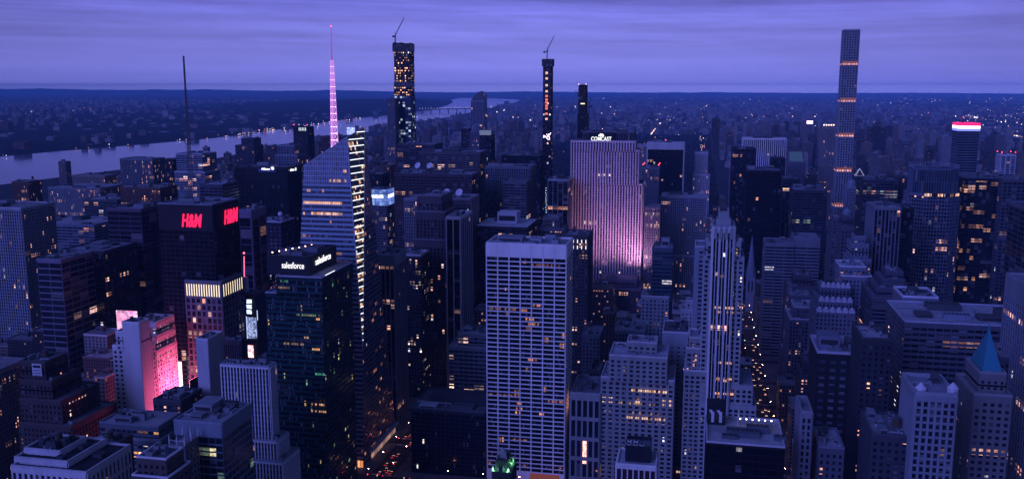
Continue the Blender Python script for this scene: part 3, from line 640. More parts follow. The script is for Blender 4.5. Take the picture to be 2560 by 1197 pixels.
T('dark blue glass block with pale roof boxes and horizontal glass floors', [(1632, 1682, 622, 910, 34)], bands((.10, .13, .17), gblue, bay=12, bh=1.1, pw=.3), roof=(.42, .43, .48), units=2, pent=(.4, .8, .3, .7, 8, (.42, .43, .48)))
T('small white block with punched windows below the blue glass block', [(1604, 1672, 742, 905, 28)], masonry((.44, .45, .49), glass(lit=.06, run=.05), bay=3.6, pw=2), roof=(.3, .3, .35), units=4, tanks=1)
T('little white penthouse block standing among dark low roofs', [(1716, 1740, 752, 880, 12), (1703, 1752, 775, 876, 22)], masonry((.46, .47, .52), gq, bay=4, pw=2.6), roof=(.35, .35, .4), units=1)
T('tall pale blank walled block left of the art deco tower', [(1738, 1772, 618, 760, 30)], masonry((.36, .37, .42), gq, bay=9, pw=7), roof=(.3, .3, .35), units=1)
# --- east of fifth avenue
T('black tower slab beside the avenue canyon right of the white dotted hotel', [(1832, 1890, 374, 1520, 60)], curtain((.02, .02, .024), gq, bay=3), roof=(.06, .06, .08), units=1)
T('big black glass tower with one red light behind the cathedral spire', [(1868, 1954, 428, 1410, 60)], curtain((.018, .018, .022), glass(lit=.004, run=.004, tint=(.004, .004, .008), blind=.02), bay=3.5), roof=(.18, .18, .22), units=2)
T('small black tower in front of the marble striped slab', [(1930, 1964, 397, 1720, 40)], curtain(BLACK, gq), roof=(.05, .05, .07), units=1)
t_cy = T('stone tower with a slanted cyan lit glass roof by the marble slab', [(1970, 2014, 405, 1830, 36)], masonry((.2, .18, .22), gq), roof=(.3, .3, .34), units=0)
X0, X1, Y0, Y1, Z = t_cy['top']
mb = MB(); mb.face([(X0+3, Y0+2, Z+1.3), (X1-3, Y0+2, Z+1.3), (X1-6, Y0+18, Z+18), (X0+3, Y0+18, Z+18)], emit((.10, .22, .50), .24)); mb.build('skylight', t_cy)
mb = MB(); mb.box(X0+1, X1-1, Y0+18.2, Y1-1, Z+.02, Z+17.6, wall((.2, .2, .24))); mb.build('roof_house', t_cy)
T('dark office block with a lit orange top row right of the big black tower', [(1958, 2000, 447, 1560, 40)], bands((.06, .055, .07), glass(lit=.01, run=.05, a=(1, .55, .35)), bay=5), units=3)
T('dark low tower with cluttered pale roof and greenish lit floors', [(1984, 2068, 477, 1270, 45)], bands((.06, .06, .075), glass(lit=.008, run=.06, a=GREENW, b=(1, .6, .4), strength=.8), bay=5), roof=(.36, .37, .44), units=7)
T('wide pale banded office block with a rounded top right of the cathedral spire', [(1914, 1986, 610, 1110, 40)], bands((.24, .23, .26), gq, bay=12, bh=2.0), roof=(.24, .24, .28), units=3)
T('taller blank topped half of the banded block right of the cathedral spire', [(1987, 2050, 598, 1112, 44)], bands((.25, .24, .27), gq, bay=12, bh=2.0, top=9), roof=(.3, .3, .35), units=2)
t_be = T('beige apartment tower with a brightly lit crown left of the pencil tower', [(2056, 2088, 314, 1930, 32)], masonry((.30, .27, .27), glass(lit=.03, run=.02), bay=3), roof=(.2, .2, .2), units=2, fs=[masonry((.30, .27, .27), glass(lit=.03, run=.02), bay=3, top=7)])
X0, X1, Y0, Y1, Z = t_be['top']
for i in range(5):
    mb = MB(); x = X0+3+i*(X1-X0-6)/4; mb.ball((x, Y0-1, Z+1.2), .9, emit((1, .65, .5), 9)); mb.build('crown_lamp', t_be)
t_do = T('slim art deco tower with a domed roof before the pencil tower', [(2118, 2144, 468, 1420, 26), (2114, 2147, 560, 1417, 32)], piers((.32, .30, .33), gq, bay=2.6), units=0, par=.8)
X0, X1, Y0, Y1, Z = t_do['top']; mb = MB(); cm = wall((.3, .32, .38))
mb.frust((X0+X1)/2, (Y0+Y1)/2, Z, Z+4, 6.5, 6.5, 8, cm); mb.ball(((X0+X1)/2, (Y0+Y1)/2, Z+4), 6.4, cm, 12, 8, 1.0); mb.frust((X0+X1)/2, (Y0+Y1)/2, Z+10, Z+15, .9, .1, 6, cm); mb.build('dome', t_do)
t_py = T('low tower topped by a glowing outlined pyramid right of the pencil tower', [(2136, 2166, 441, 1720, 24)], masonry(DGREY, gl), units=0)
X0, X1, Y0, Y1, Z = t_py['top']; mx, my = (X0+X1)/2, (Y0+Y1)/2; ap = (mx, my, Z+13); py = [(mx-7, my-7, Z+.6), (mx+7, my-7, Z+.6), (mx+7, my+7, Z+.6), (mx-7, my+7, Z+.6)]
mb = MB()
for i in range(4): mb.face([py[i], py[(i+1) % 4], ap], wall((.06, .06, .08)))
po = mb.build('pyramid_roof', t_py); mb = MB(); ep = emit((.6, .6, 1), .7)
for i in range(4): mb.tube(py[i], py[(i+1) % 4], .45, ep, 5); mb.tube(py[i], ap, .45, ep, 5)
mb.build('neon_edge', po)
T('dark office tower with a slanted rim and blue green floor lights', [(2158, 2246, 452, 1160, 45)], bands((.055, .06, .075), glass(lit=.008, run=.05, a=(.5, .75, .9), b=WARM, strength=.7), bay=5), roof=(.08, .08, .1), units=4)
T('grey ribbed tower with tall slotted crown on the right', [(2187, 2252, 520, 905, 42)], FS(bay=3.4, fh=3.9, pw=.9, bh=.6, pd=.8, bd=.1, w=(.24, .23, .26), g=glass(lit=.015, run=.02), top=2, bandw=(.03, .03, .04)), roof=(.3, .3, .34), units=2)
T('black slab against the right side of the grey ribbed tower', [(2254, 2284, 522, 925, 40)], curtain(BLACK, gq), roof=(.2, .22, .3), units=2)
T('brown office tower behind the grey ribbed tower on the right', [(2236, 2282, 440, 1200, 40)], piers((.09, .08, .10), gq), roof=(.12, .12, .15), units=2)
T('broad black office tower with scattered orange floors right of the eight sided tower', [(2412, 2506, 446, 1090, 55)], curtain((.03, .028, .032), glass(lit=.03, run=.16, runlen=3, a=(1, .42, .22), strength=.75), bay=4), roof=(.18, .18, .22), units=3, parcol=(.2, .2, .25))
T('dark gridded slab with pale columns beside the broad black tower', [(2509, 2566, 450, 1075, 55)], FS(bay=5, fh=4, pw=.8, bh=1.2, pd=.6, bd=.3, w=(.13, .13, .16), g=glass(lit=.02, run=.04), top=2), roof=(.2, .2, .26), units=2)
t_st = T('white striped tower with pink roof beacons far at right', [(2503, 2540, 388, 1930, 30)], FS(bay=8, fh=4, pw=2, bh=1.2, pd=.8, bd=.2, w=(.44, .44, .5), g=gl, top=2), units=1, red=4)
z_ = at(2522, 505, 900).z; xx = at(2522, 505, 900).x
T('black tower with thin pale floor lines along the right edge', [('w', xx, xx+60, 780, 118, z_)], bands((.17, .17, .22), glass(lit=.004, run=.004, tint=(.006, .006, .012)), bay=14, bh=.5, pw=.3, fh=4.6), roof=(.1, .1, .12), units=1)
z_ = at(2517, 685, 620).z; xx = at(2517, 685, 620).x
T('tower with a broad pale blank cornice cutting the right edge', [('w', xx, xx+50, 520, 100, z_)], FS(bay=4.2, fh=4, pw=1.0, bh=1.0, pd=.6, bd=.4, w=(.34, .34, .38), g=gl, top=13), roof=(.3, .3, .34), units=1)
T('stepped round terrace tower with pale blank penthouse right of the ornate terraces', [(2216, 2258, 680, 812, 22), (2204, 2262, 700, 806, 32), (2192, 2266, 722, 800, 42), (2180, 2272, 745, 794, 52)], bands((.12, .11, .14), gq, bay=14, bh=1.5, fh=3.4), roof=(.2, .2, .25), units=2)
t_rf = T('very wide office block with a broad pale flat roof at right', [(2262, 2600, 812, 640, 62)], bands((.14, .14, .17), gl, bay=5), roof=(.42, .43, .48), units=6, par=.9, parcol=(.45, .46, .55), umat=wall((.32, .34, .42)))
X0, X1, Y0, Y1, Z = t_rf['top']
t_bx = T('grey rooftop block with white rimmed open well behind the wide pale roof', [(2257, 2345, 745, 708, 34)], masonry((.25, .25, .3), gq, bay=20, pw=16), roof=(.07, .08, .12), units=4, par=1.6, parcol=(.6, .6, .68))
T('dark stone tower with a small domed cap left of the grey ribbed tower', [(2084, 2118, 545, 1010, 26), (2078, 2124, 600, 1006, 36)], masonry((.14, .13, .16), gl), units=1, tanks=1)
t_tc = T('stone tower with a small teal lantern top beside the domed cap tower', [(2108, 2134, 540, 960, 20), (2104, 2140, 570, 957, 27)], masonry((.13, .12, .15), gl), units=0)
X0, X1, Y0, Y1, Z = t_tc['top']; mb = MB(); mb.frust((X0+X1)/2, (Y0+Y1)/2, Z, Z+3, 4, 4, 8, wall((.3, .32, .36))); mb.frust((X0+X1)/2, (Y0+Y1)/2, Z+3, Z+7, 4.5, .3, 8, wall((.22, .38, .44))); mb.build('lantern', t_tc)
T('stepped white block with a black box penthouse right of the teal lantern tower', [(2136, 2164, 592, 890, 18), (2128, 2172, 612, 886, 26), (2122, 2178, 650, 880, 34)], masonry((.24, .24, .29), glass(lit=.08, run=.08)), roof=(.4, .4, .46), units=2, pent=(.2, .8, .2, .7, 7, (.04, .04, .05)))
T('low block with a bright snowy roof below the stepped white block', [(2100, 2165, 668, 850, 30), (2104, 2180, 692, 846, 40)], masonry((.26, .27, .33), glass(lit=.03, run=.05)), roof=(.55, .55, .62), units=2, par=1.2, parcol=(.6, .6, .66))
t_sc = T('ornate tower base with scalloped white terrace parapets on the right', [(2052, 2126, 716, 830, 22), (2046, 2132, 752, 824, 32), (2040, 2138, 778, 818, 42)], masonry((.22, .22, .27), gl, bay=3.2), roof=(.25, .25, .3), units=2, par=.5)
for X0, X1, Y0, Z in ((at(2052, 716, 830).x, at(2126, 716, 830).x, 830, at(2090, 716, 830).z), (at(2046, 752, 824).x, at(2132, 752, 824).x, 824, at(2090, 752, 824).z), (at(2040, 778, 818).x, at(2138, 778, 818).x, 818, at(2090, 778, 818).z)):
    for i in range(6):
        x = X0+(i+.5)*(X1-X0)/6; mb = MB(); wmat = wall((.55, .55, .62)); w_ = (X1-X0)/14
        mb.box(x-w_, x+w_, Y0-.9, Y0-.35, Z-1, Z+2.2, wmat); mb.frust(x, Y0-.62, Z+2.2, Z+4.2, w_*.9, .2, 8, wmat); mb.build('scallop', t_sc)
T('grey office block with lit top floor below the banded block', [(1972, 2046, 742, 975, 34)], bands((.15, .14, .17), glass(lit=.06, run=.1, a=(1, .6, .35)), bay=3.4), roof=(.3, .3, .36), units=4)
T('brown stepped loft tower with orange windows above the avenue', [(1985, 2030, 690, 1022, 26), (1968, 2042, 718, 1016, 38)], masonry((.12, .10, .12), gm_), roof=(.2, .2, .24), units=3, tanks=1)
T('stone block with pale cornice rim in front of the brown stepped loft', [(1985, 2062, 770, 926, 30), (1975, 2068, 800, 920, 42)], piers((.19, .18, .22), glass(lit=.05, run=.06), bay=3), roof=(.42, .42, .48), units=3, par=1.4, parcol=(.5, .5, .58))
T('black glass block with blue tinted windows near the right panel', [(2044, 2150, 885, 600, 40)], FS(bay=6, fh=5.2, pw=3.0, bh=3.0, pd=.3, bd=.2, w=(.025, .025, .03), g=glass(lit=.02, run=.03, blind=.55, tint=(.05, .07, .10)), top=3), roof=(.42, .43, .5), units=5, par=1.6, parcol=(.42, .42, .5), pent=(.1, .6, .4, .8, 7, (.25, .25, .32)))
T('thin ribbed slab edged with a string of lamps right of the avenue', [(2004, 2030, 1032, 500, 26)], piers((.34, .32, .36), gl, bay=2.6), roof=(.3, .3, .35), units=1, par=1.2)
T('small loft with two orange lamps on its pale roof beside the lamp edged slab', [(2048, 2110, 1120, 500, 30)], masonry((.16, .15, .18), gl), roof=(.45, .45, .52), units=3, parcol=(.3, .3, .36))
T('brown loft tower with two yellow lit floors above the right pavement', [(2010, 2048, 905, 826, 28), (2002, 2050, 940, 822, 38)], masonry((.10, .09, .11), gm_), roof=(.2, .2, .25), units=2, tanks=1)
T('low blue grey roofed loft among the lofts right of the avenue', [(1956, 2000, 880, 1000, 34)], masonry((.13, .13, .16), gl), roof=(.36, .37, .44), units=4)
T('tall dim loft with orange window rows right of the avenue', [(1932, 1985, 800, 1130, 34)], masonry((.12, .11, .13), gm_), roof=(.22, .22, .27), units=3)
# hidden lower right corner
T('dark tower left of the round headed pale tower at lower right', [(2155, 2232, 850, 560, 34)], masonry((.05, .05, .06), gl), roof=(.4, .4, .46), units=3, par=1.4)
t_lt = T('pale limestone tower with two white corner turrets at lower right', [(2290, 2392, 990, 470, 32)], piers((.36, .36, .40), gq), roof=(.3, .3, .36), units=2, par=2)
for px in (2302, 2382):
    p = at(px, 990, 474); mb = MB(); mb.frust(p.x, 475, p.z-1, p.z+4, 2.6, 2.6, 8, wall((.62, .62, .68))); mb.frust(p.x, 475, p.z+4, p.z+7, 2.9, .2, 8, wall((.62, .62, .68))); mb.build('corner_turret', t_lt)
t_cp = T('brick tower with a steep cyan copper pyramid roof at lower right', [(2450, 2515, 935, 520, 26), (2436, 2530, 990, 515, 36)], masonry((.26, .24, .24), glass(lit=.05, run=.03), top=3), units=0, par=1.5, parcol=(.4, .38, .38))
X0, X1, Y0, Y1, Z = t_cp['top']; mx, my = (X0+X1)/2, (Y0+Y1)/2; mb = MB(); cu_ = wall((.05, .30, .38), .6)
q = [(X0+1.5, Y0+1.5, Z+1), (X1-1.5, Y0+1.5, Z+1), (X1-1.5, Y1-1.5, Z+1), (X0+1.5, Y1-1.5, Z+1)]
for i in range(4): mb.face([q[i], q[(i+1) % 4], (mx, my, Z+22)], cu_)
mb.frust(mx, my, Z+20, Z+25, .8, .1, 6, cu_); mb.build('pyramid_roof', t_cp)
T('low dark loft in the lower right corner', [(2180, 2290, 1090, 480, 34)], masonry((.08, .08, .1), gl), units=4, tanks=1)
T('dim brown office slab at the right edge below the pale roof', [(2400, 2460, 1010, 560, 30)], masonry((.09, .08, .1), gl), units=2)
T('shadowed office block at the bottom right corner', [(2500, 2640, 900, 600, 40)], piers((.10, .10, .13), gl), units=3)
# --- middle left
t_al = T('dark slab tower with a lit white sign along its top', [(586, 718, 418, 1330, 50)], FS(bay=4.4, fh=4, pw=.6, bh=.8, pd=.3, bd=.15, w=(.03, .03, .034), g=glass(lit=.004, run=.004, tint=(.006, .007, .012), blind=.02), top=3), roof=(.16, .16, .2), units=3, par=.6)
X0, X1, Y0, Y1, Z = t_al['top']
mb = MB(); a = at(646, 419, Y0); b = at(690, 427, Y0); mb.box(a.x, b.x, Y0-1.6, Y0-.8, b.z-2.2, a.z+1.2-2.2, wall((.12, .13, .3))); sgn = mb.build('sign_panel', t_al)
wl = emit((.95, .93, 1), 2.2)
lettering('Allianz', t_al, 'lettering', wl, at(664, 425.0, Y0-1.7), (1, 0, 0), (0, 0, 1), 3.2, 14.5, .2, bold=.012)
def emblem(cx, cz, r, horizontal):
    mb = MB(); P = (lambda a, b, d: (cx+a, Y0-1.7-d, cz+b)) if horizontal else (lambda a, b, d: (X1+1.7+d, cx+a, cz+b))
    for i in range(20):
        A, Bq = 2*math.pi*i/20, 2*math.pi*(i+1)/20; mb.face([P(r*math.cos(A), r*math.sin(A), .2), P(r*math.cos(Bq), r*math.sin(Bq), .2), P(.78*r*math.cos(Bq), .78*r*math.sin(Bq), .2), P(.78*r*math.cos(A), .78*r*math.sin(A), .2)], wl)
    for u, h in ((-.32, .42), (0, .6), (.32, .42)): mb.face([P((u-.1)*r, -.55*r, .2), P((u+.1)*r, -.55*r, .2), P((u+.1)*r, h*r, .2), P((u-.1)*r, h*r, .2)], wl)
    mb.build('emblem', t_al)
e = at(682.5, 420.5, Y0); emblem(e.x, e.z, 2.6, True)
lettering('Allianz', t_al, 'lettering', wl, (X1+1.2, Y0+15, Z-6.2), (0, 1, 0), (0, 0, 1), 3.2, 15, .2, bold=.012); emblem(Y0+26.5, Z-4.6, 2.6, False)
T('lattice fronted tower wing right of the slab with the white sign', [(722, 748, 432, 1380, 40)], FS(bay=3, fh=4.2, pw=.7, bh=.8, pd=.4, bd=.5, w=(.30, .30, .36), g=gdk, top=1), units=1)
T('twin topped dark apartment tower before the river on the left', [(603, 634, 347, 2200, 40), (588, 636, 364, 2196, 48)], masonry((.06, .055, .07), gq), roof=(.08, .08, .1), units=2)
T('small brown apartment tower with stepped top before the river', [(664, 694, 366, 1950, 30), (660, 700, 382, 1946, 38)], masonry((.09, .07, .08), gl), units=2)
T('terraced white and grey apartment block behind the sign slab', [(694, 736, 364, 1640, 34), (688, 744, 388, 1632, 46)], FS(bay=6, fh=4, pw=1.4, bh=1.6, pd=.4, bd=.6, w=(.25, .26, .32), g=gdk), roof=(.32, .33, .4), units=2)
t_rv = T('black tower with five lit slots under its roof before the river', [(733, 769, 318, 2050, 36)], masonry((.03, .028, .035), gq), roof=(.05, .05, .06), units=1, red=2)
X0, X1, Y0, Y1, Z = t_rv['top']
for i in range(5):
    mb = MB(); x = X0+(X1-X0)*(.42+.11*i); mb.box(x-.9, x+.9, Y0-.9, Y0-.6, Z-8.5, Z-1.2, emit((.75, .85, .9), 1.1)); mb.build('light_slot', t_rv)
T('small red brown block behind the lattice spire by the river', [(802, 826, 342, 1950, 30)], masonry((.10, .06, .07), gl), units=1)
t_cn = T('dark tower with red lettered signs and a tall mast beside the left theatres', [(395, 530, 512, 705, 45)], FS(bay=4.5, fh=4, pw=.5, bh=.8, pd=.3, bd=.15, w=(.035, .035, .045), g=glass(lit=.006, run=.01, tint=(.006, .008, .013), blind=.05), top=22), roof=(.30, .31, .38), units=5, par=1.2, parcol=(.3, .31, .38))
X0, X1, Y0, Y1, Z = t_cn['top']
hm = emit((1, .015, .09), 1.5)
lettering('H&M', t_cn, 'lettering', hm, (X1+.6, (Y0+Y1)/2+7, Z-19), (0, 1, 0), (0, 0, 1), 12.5, 24, .4, shear=.25, bold=.025)
lettering('H&M', t_cn, 'lettering', hm, (X1-19, Y0-.6, Z-19), (1, 0, 0), (0, 0, 1), 11.5, 19, .4, shear=.25, bold=.025)
ms = at(480, 512, 735); mtop = at(480, 140, 735).z; mb = MB()
for (za, zb, r0) in ((Z, Z+40, 2.6), (Z+40, Z+72, 1.6), (Z+72, mtop, .7)):
    for i in range(4):
        A = math.pi/4+i*math.pi/2; mb.tube((ms.x+r0*math.cos(A), 735+r0*math.sin(A), za), (ms.x+.7*r0*math.cos(A), 735+.7*r0*math.sin(A), zb), .28, STEEL(), 4)
    n = int((zb-za)/4)
    for k in range(n):
        z0, z1 = za+k*4, za+k*4+4; f0, f1 = r0*(1-.3*k/n), r0*(1-.3*(k+1)/n)
        for i in range(4):
            A, B2 = math.pi/4+i*math.pi/2, math.pi/4+(i+1)*math.pi/2
            mb.tube((ms.x+f0*math.cos(A), 735+f0*math.sin(A), z0), (ms.x+f1*math.cos(B2), 735+f1*math.sin(B2), z1), .12, STEEL(), 4)
mb.build('lattice_mast', t_cn)
T('dark tower with a pale purple corner frame right of the red lettered tower', [(596, 628, 527, 820, 30)], FS(bay=12, fh=9, pw=2.2, bh=.6, pd=.6, bd=.2, w=(.30, .22, .32), g=gdk, top=7), roof=(.3, .28, .34), units=2, red=0)
T('block with a tilted pale roof panel behind the red lettered tower', [(500, 556, 462, 1010, 40)], bands((.10, .10, .13), gdk, bay=6), roof=(.5, .52, .6), units=2)
t_wd = T('black hotel with bluish window bays and a small white dome on its roof', [(650, 703, 556, 900, 32)], FS(bay=5, fh=4.4, pw=2.0, bh=2.0, pd=.4, bd=.3, w=(.03, .028, .038), g=glass(lit=.02, run=.03, blind=.45, tint=(.04, .06, .10)), top=3), roof=(.3, .32, .4), units=5, par=1.3, parcol=(.48, .5, .6))
X0, X1, Y0, Y1, Z = t_wd['top']; mb = MB(); mb.frust(X0+16, Y0+16, Z, Z+5, 1.2, 1.2, 8, STEEL()); mb.ball((X0+16, Y0+16, Z+7), 2.6, wall((.7, .7, .75)), 12, 8); mb.build('radome', t_wd)
T('black hotel wing with magenta and white windows behind the billboard spire', [(622, 672, 668, 860, 30)], FS(bay=5.5, fh=4, pw=2.4, bh=1.7, pd=.4, bd=.3, w=(.03, .02, .035), g=glass(lit=.38, run=.25, a=(1, .08, .45), b=(.85, .75, .95), strength=.55), top=3), units=2)
T('small block with red lit cornice behind the pale finned slab', [(632, 694, 905, 640, 24)], masonry((.09, .06, .08), gl), roof=(.2, .18, .22), units=3)
t_br = T('tower with a glowing blue gridded glass top and white lettering', [(920, 966, 476, 1255, 32)], bands((.20, .19, .23), glass(lit=.04, run=.05, a=(1, .7, .6)), bay=3.2, bh=1.7), roof=(.2, .22, .3), units=1)
X0, X1, Y0, Y1, Z = t_br['top']; bz = at(940, 514, Y0).z; mb = MB(); bm_ = screen((.10, .20, .85), (.28, .45, 1.0), .8, .06)
mb.box(X0-.9, X1+.9, Y0-1.0, Y1+.5, bz, Z+1.5, bm_, wall((.2, .22, .3))); lb = mb.build('lit_top', t_br); mb = MB(); gm2 = wall((.03, .04, .12))
for k in range(5):
    z = bz+(Z+1.5-bz)*k/4; mb.box(X0-1.05, X1+1.05, Y0-1.15, Y0-1.01, z-.22, z+.22, gm2); mb.box(X1+.91, X1+1.05, Y0-1, Y1, z-.22, z+.22, gm2)
for k in range(6): x = X0+(X1-X0)*k/5; mb.box(x-.2, x+.2, Y0-1.12, Y0-1.01, bz, Z+1.5, gm2); y = Y0+(Y1-Y0)*k/5; mb.box(X1+.91, X1+1.02, y-.2, y+.2, bz, Z+1.5, gm2)
mb.build('mullion', lb)
lettering('BARCLAYS', t_br, 'lettering', emit((.95, .95, 1), 3), at(941, 495, Y0-1.3), (1, 0, 0), (0, 0, 1), 4.6, 21, .15, bold=.012)
lettering('BARCLAYS', t_br, 'lettering', emit((.95, .95, 1), 3), (X1+1.2, (Y0+Y1)/2, at(941, 495, Y0).z), (0, 1, 0), (0, 0, 1), 4.6, 24, .15, bold=.012)
T('black block left of the glowing blue topped tower', [(917, 955, 436, 1500, 40)], curtain(BLACK, gq), units=1)
T('slim lit brick tower behind the glowing blue topped tower', [(952, 976, 415, 1650, 30)], masonry(BROWN, gh, bay=3), units=1)
# dishes on their roofs
def dish(par_, px, py, Y, rad_, label):
    p = at(px, py, Y); zr = par_['top'][4]
    r = thing('satellite_dish', label, 'satellite dish', (p.x, Y, zr), 'white satellite dishes on the tower roofs')
    ax = Vector((-.25, -.8, .55)).normalized(); u = ax.orthogonal().normalized(); v = ax.cross(u); c = Vector((p.x, Y, p.z)); mb = MB(); pts = []
    for j in range(6):
        q = j/5*rad_; pts.append([c+ax*(q*q*.22/rad_*1.6)+(u*math.cos(2*math.pi*i/18)+v*math.sin(2*math.pi*i/18))*max(q, .01) for i in range(18)])
    for j in range(5):
        for i in range(18): k = (i+1) % 18; mb.face([pts[j][i], pts[j+1][i], pts[j+1][k], pts[j][k]], wall((.75, .75, .78), .5))
    mb.build('reflector', r); mb = MB(); mb.tube((p.x, Y+.6, zr), (p.x, Y+.6, max(zr+.5, p.z)), .5, STEEL(), 8); mb.build('mount', r)
    mb = MB(); f_ = c+ax*rad_*.8
    for i in range(3): A = 2*math.pi*i/3; mb.tube(c+(u*math.cos(A)+v*math.sin(A))*rad_*.9+ax*rad_*.28, f_, .1, STEEL(), 4)
    mb.ball(f_, .4, STEEL(), 6, 4); mb.build('feed_arm', r)
dish(t_d2, 1117, 482, 1006, 4.4, 'white satellite dish at the left of the pair on the ribbed pale tower')
dish(t_d2, 1149, 482, 1006, 4.4, 'white satellite dish at the right of the pair on the ribbed pale tower')
dish(t_d1, 1045, 415, 1178, 4.3, 'white satellite dish at the left of the pair on the wide brown tower')
dish(t_d1, 1075, 415, 1178, 4.3, 'white satellite dish at the right of the pair on the wide brown tower')
# ------------------------------------------------------------------ the landmark towers
# white slab with seven bays
gg = glass(lit=.0, run=.012, runlen=4, sub=8, a=(1, .36, .12), b=(1, .45, .2), tint=(.006, .007, .012), blind=.035, strength=.7, half=.6)
gw = FS(bay=9.2, fh=3.72, pw=.95, bh=.98, pd=.5, bd=.3, w=(.78, .76, .74), g=gg, top=9.6, base=9)
t_g = T('tall white concrete slab with seven bays of dark ribbon windows in the centre', [(1216, 1416, 613, 702, 36)], gw, roof=(.30, .31, .35), units=6, par=1.6, parcol=(.75, .73, .72), winparts=100, pent=(.1, .42, .3, .75, 4, (.30, .31, .38)), umat=wall((.4, .42, .48)))
X0, X1, Y0, Y1, Z = t_g['top']; mb = MB(); jm = wall((.34, .33, .33))
for i in range(1, 7): x = X0+(X1-X0)*i/7; mb.box(x-.06, x+.06, Y0-.9, Y0-.86, Z-9.4, Z-.2, jm)
mb.build('panel_joint', t_g)
for (xl_, xr_, py_, s_) in ((1328, 1360, 762, .9), (1300, 1327, 775, .4), (1314, 1335, 797, .7), (1316, 1352, 809, .5), (1262, 1266, 722, .9), (1298, 1316, 655, .3), (1320, 1342, 898, .75), (1292, 1304, 1007, .9), (1290, 1306, 1020, .7), (1288, 1302, 1030, .9), (1348, 1360, 1034, 1.0), (1222, 1300, 985, .25), (1370, 1412, 1002, .4), (1280, 1322, 1098, .3), (1224, 1290, 770, .18), (1330, 1400, 662, .15)):
    litrow(t_g, xl_, xr_, py_, 702, 2.0, (1, .36, .13), s_, 1.5, .7, .08, gap=.1)
a = at(1222, 1147, Y0); mb = MB(); mb.box(X0+36, X0+60, Y0-1.4, Y0-.9, 3, 8.5, emit((1, .22, .12), .16)); mb.build('lit_shopfront', t_g)
# art deco tower with lit piers
dl = glass(lit=.03, run=.01, sub=2, a=(1, .62, .30), b=(1, .8, .6), tint=(.01, .014, .022))
deco = FS(bay=5.2, fh=3.7, pw=2.0, bh=.9, pd=1.0, bd=.25, w=(.42, .40, .37), g=dl, top=5, bandw=(.10, .10, .12), minor=2)
decob = masonry((.49, .49, .48), glass(lit=.012, run=.02, runlen=6, sub=2, a=(1, .62, .30), b=(1, .8, .6)), bay=4.2, pw=1.7, bh=1.5)
deco2 = FS(bay=5.4, fh=3.7, pw=1.5, bh=.8, pd=1.0, bd=.1, w=(.56, .56, .56), g=glass(lit=.008, run=.01, sub=2, tint=(.006, .012, .016), blind=.06), top=4.5, bandw=(.03, .04, .05), minor=2)
t_f = T('slender limestone art deco tower with tall vertical window stripes and setback crown', [(1783, 1836, 567, 700, 30), (1767, 1852, 606, 702.5, 32), (1760, 1860, 642, 704, 36), (1754, 1882, 962, 703, 44), (1750, 1890, 1012, 702.4, 50)], deco2, roof=(.3, .31, .38), units=0, par=1.0, parcol=(.46, .45, .46), full=True, fs=[deco2, decob, decob, decob, decob])
for (py_, s_, kp) in ((768, 1.3, .9), (779, .7, .6), (905, .8, .5), (945, .9, .45), (950, 1.1, .4), (982, 1.2, .6), (1010, .7, .3), (690, .3, .35), (830, .4, .2)): litrow(t_f, 1786, 1834, py_, 699.9, 1.7, (1, .5, .3), s_, 1.35, kp, .0)
for (py_, s_, kp) in ((768, 1.2, .7), (782, .8, .5), (980, 1.0, .5)): litrow(t_f, 1838, 1858, py_, 703.9, 1.7, (1, .5, .3), s_, 1.6, kp, .0); litrow(t_f, 1763, 1780, py_+3, 703.9, 1.7, (1, .5, .3), s_, 1.6, kp, .0)
X0, X1, Y0, Y1, Z = t_f['top']; mx, my = (X0+X1)/2, (Y0+Y1)/2; lm = wall((.44, .43, .42))
mb = MB(); mb.box(mx-5.4, mx+5.4, my-7, my+7, Z, Z+5, lm); mb.box(mx-4, mx+4, my-5, my+5, Z+5, Z+9.5, lm); mb.build('crown_house', t_f)
for sx_, sy_ in ((-1, -1), (1, -1), (-1, 1), (1, 1)):
    mb = MB(); mb.frust(mx+sx_*3.4, my+sy_*4.2, Z+9.5, Z+12.5, .8, .4, 6, lm); mb.build('finial', t_f)
for i in range(4):
    x = X0+(X1-X0)*(i+.5)/4; mb = MB(); mb.box(x-1.1, x+1.1, Y0-1.7, Y0-.9, Z-9, Z-2.0, lm); mb.frust(x, Y0-1.3, Z-2.0, Z+1.2, 1.3, .1, 4, lm, rot=math.pi/4); mb.build('crown_ornament', t_f)
for px in (1769, 1851):
    p = at(px, 602, 703); mb = MB(); mb.ball((p.x, 705, p.z), 2.4, lm, 12, 6); mb.build('corner_urn', t_f)
# limestone block with several tiers (left of the deco tower)
sg = glass(lit=.01, run=.012, runlen=8, sub=2, half=.5, a=(1, .50, .24), b=(1, .72, .5), tint=(.012, .015, .024))
sal = FS(bay=5.1, fh=3.75, pw=2.3, bh=1.7, pd=.4, bd=.3, w=(.40, .38, .36), g=sg, top=2.6)
t_sa = T('broad tiered limestone block with rows of lit windows in the lower centre', [(1568, 1642, 857, 716, 20), (1524, 1668, 892, 703, 36), (1503, 1686, 948, 705, 42)], sal, roof=(.42, .43, .5), units=3, tanks=0, par=1.2, parcol=(.48, .47, .5))
for (xl_, xr_, py_, s_, kp) in ((1568, 1682, 952, .5, .6), (1572, 1668, 974, 1.1, .55), (1505, 1532, 993, 1.0, .9), (1655, 1684, 1001, 1.0, .9), (1505, 1532, 1004, .9, .9), (1655, 1684, 1011, .8, .9), (1588, 1600, 1004, 1.0, 1), (1540, 1650, 1005, .35, .5), (1566, 1664, 1042, 1.0, .55), (1518, 1668, 1052, 1.1, .6), (1510, 1545, 1027, .4, .5), (1580, 1660, 1031, .35, .3), (1505, 1680, 1115, .4, .2), (1690, 1762, 1178, 1.0, .6)):
    litrow(t_sa, xl_, xr_, py_, 702.9 if xl_ > 1520 and xr_ < 1672 else 704.9, 1.8, (1, .58, .42), s_, 1.75, kp, .0)
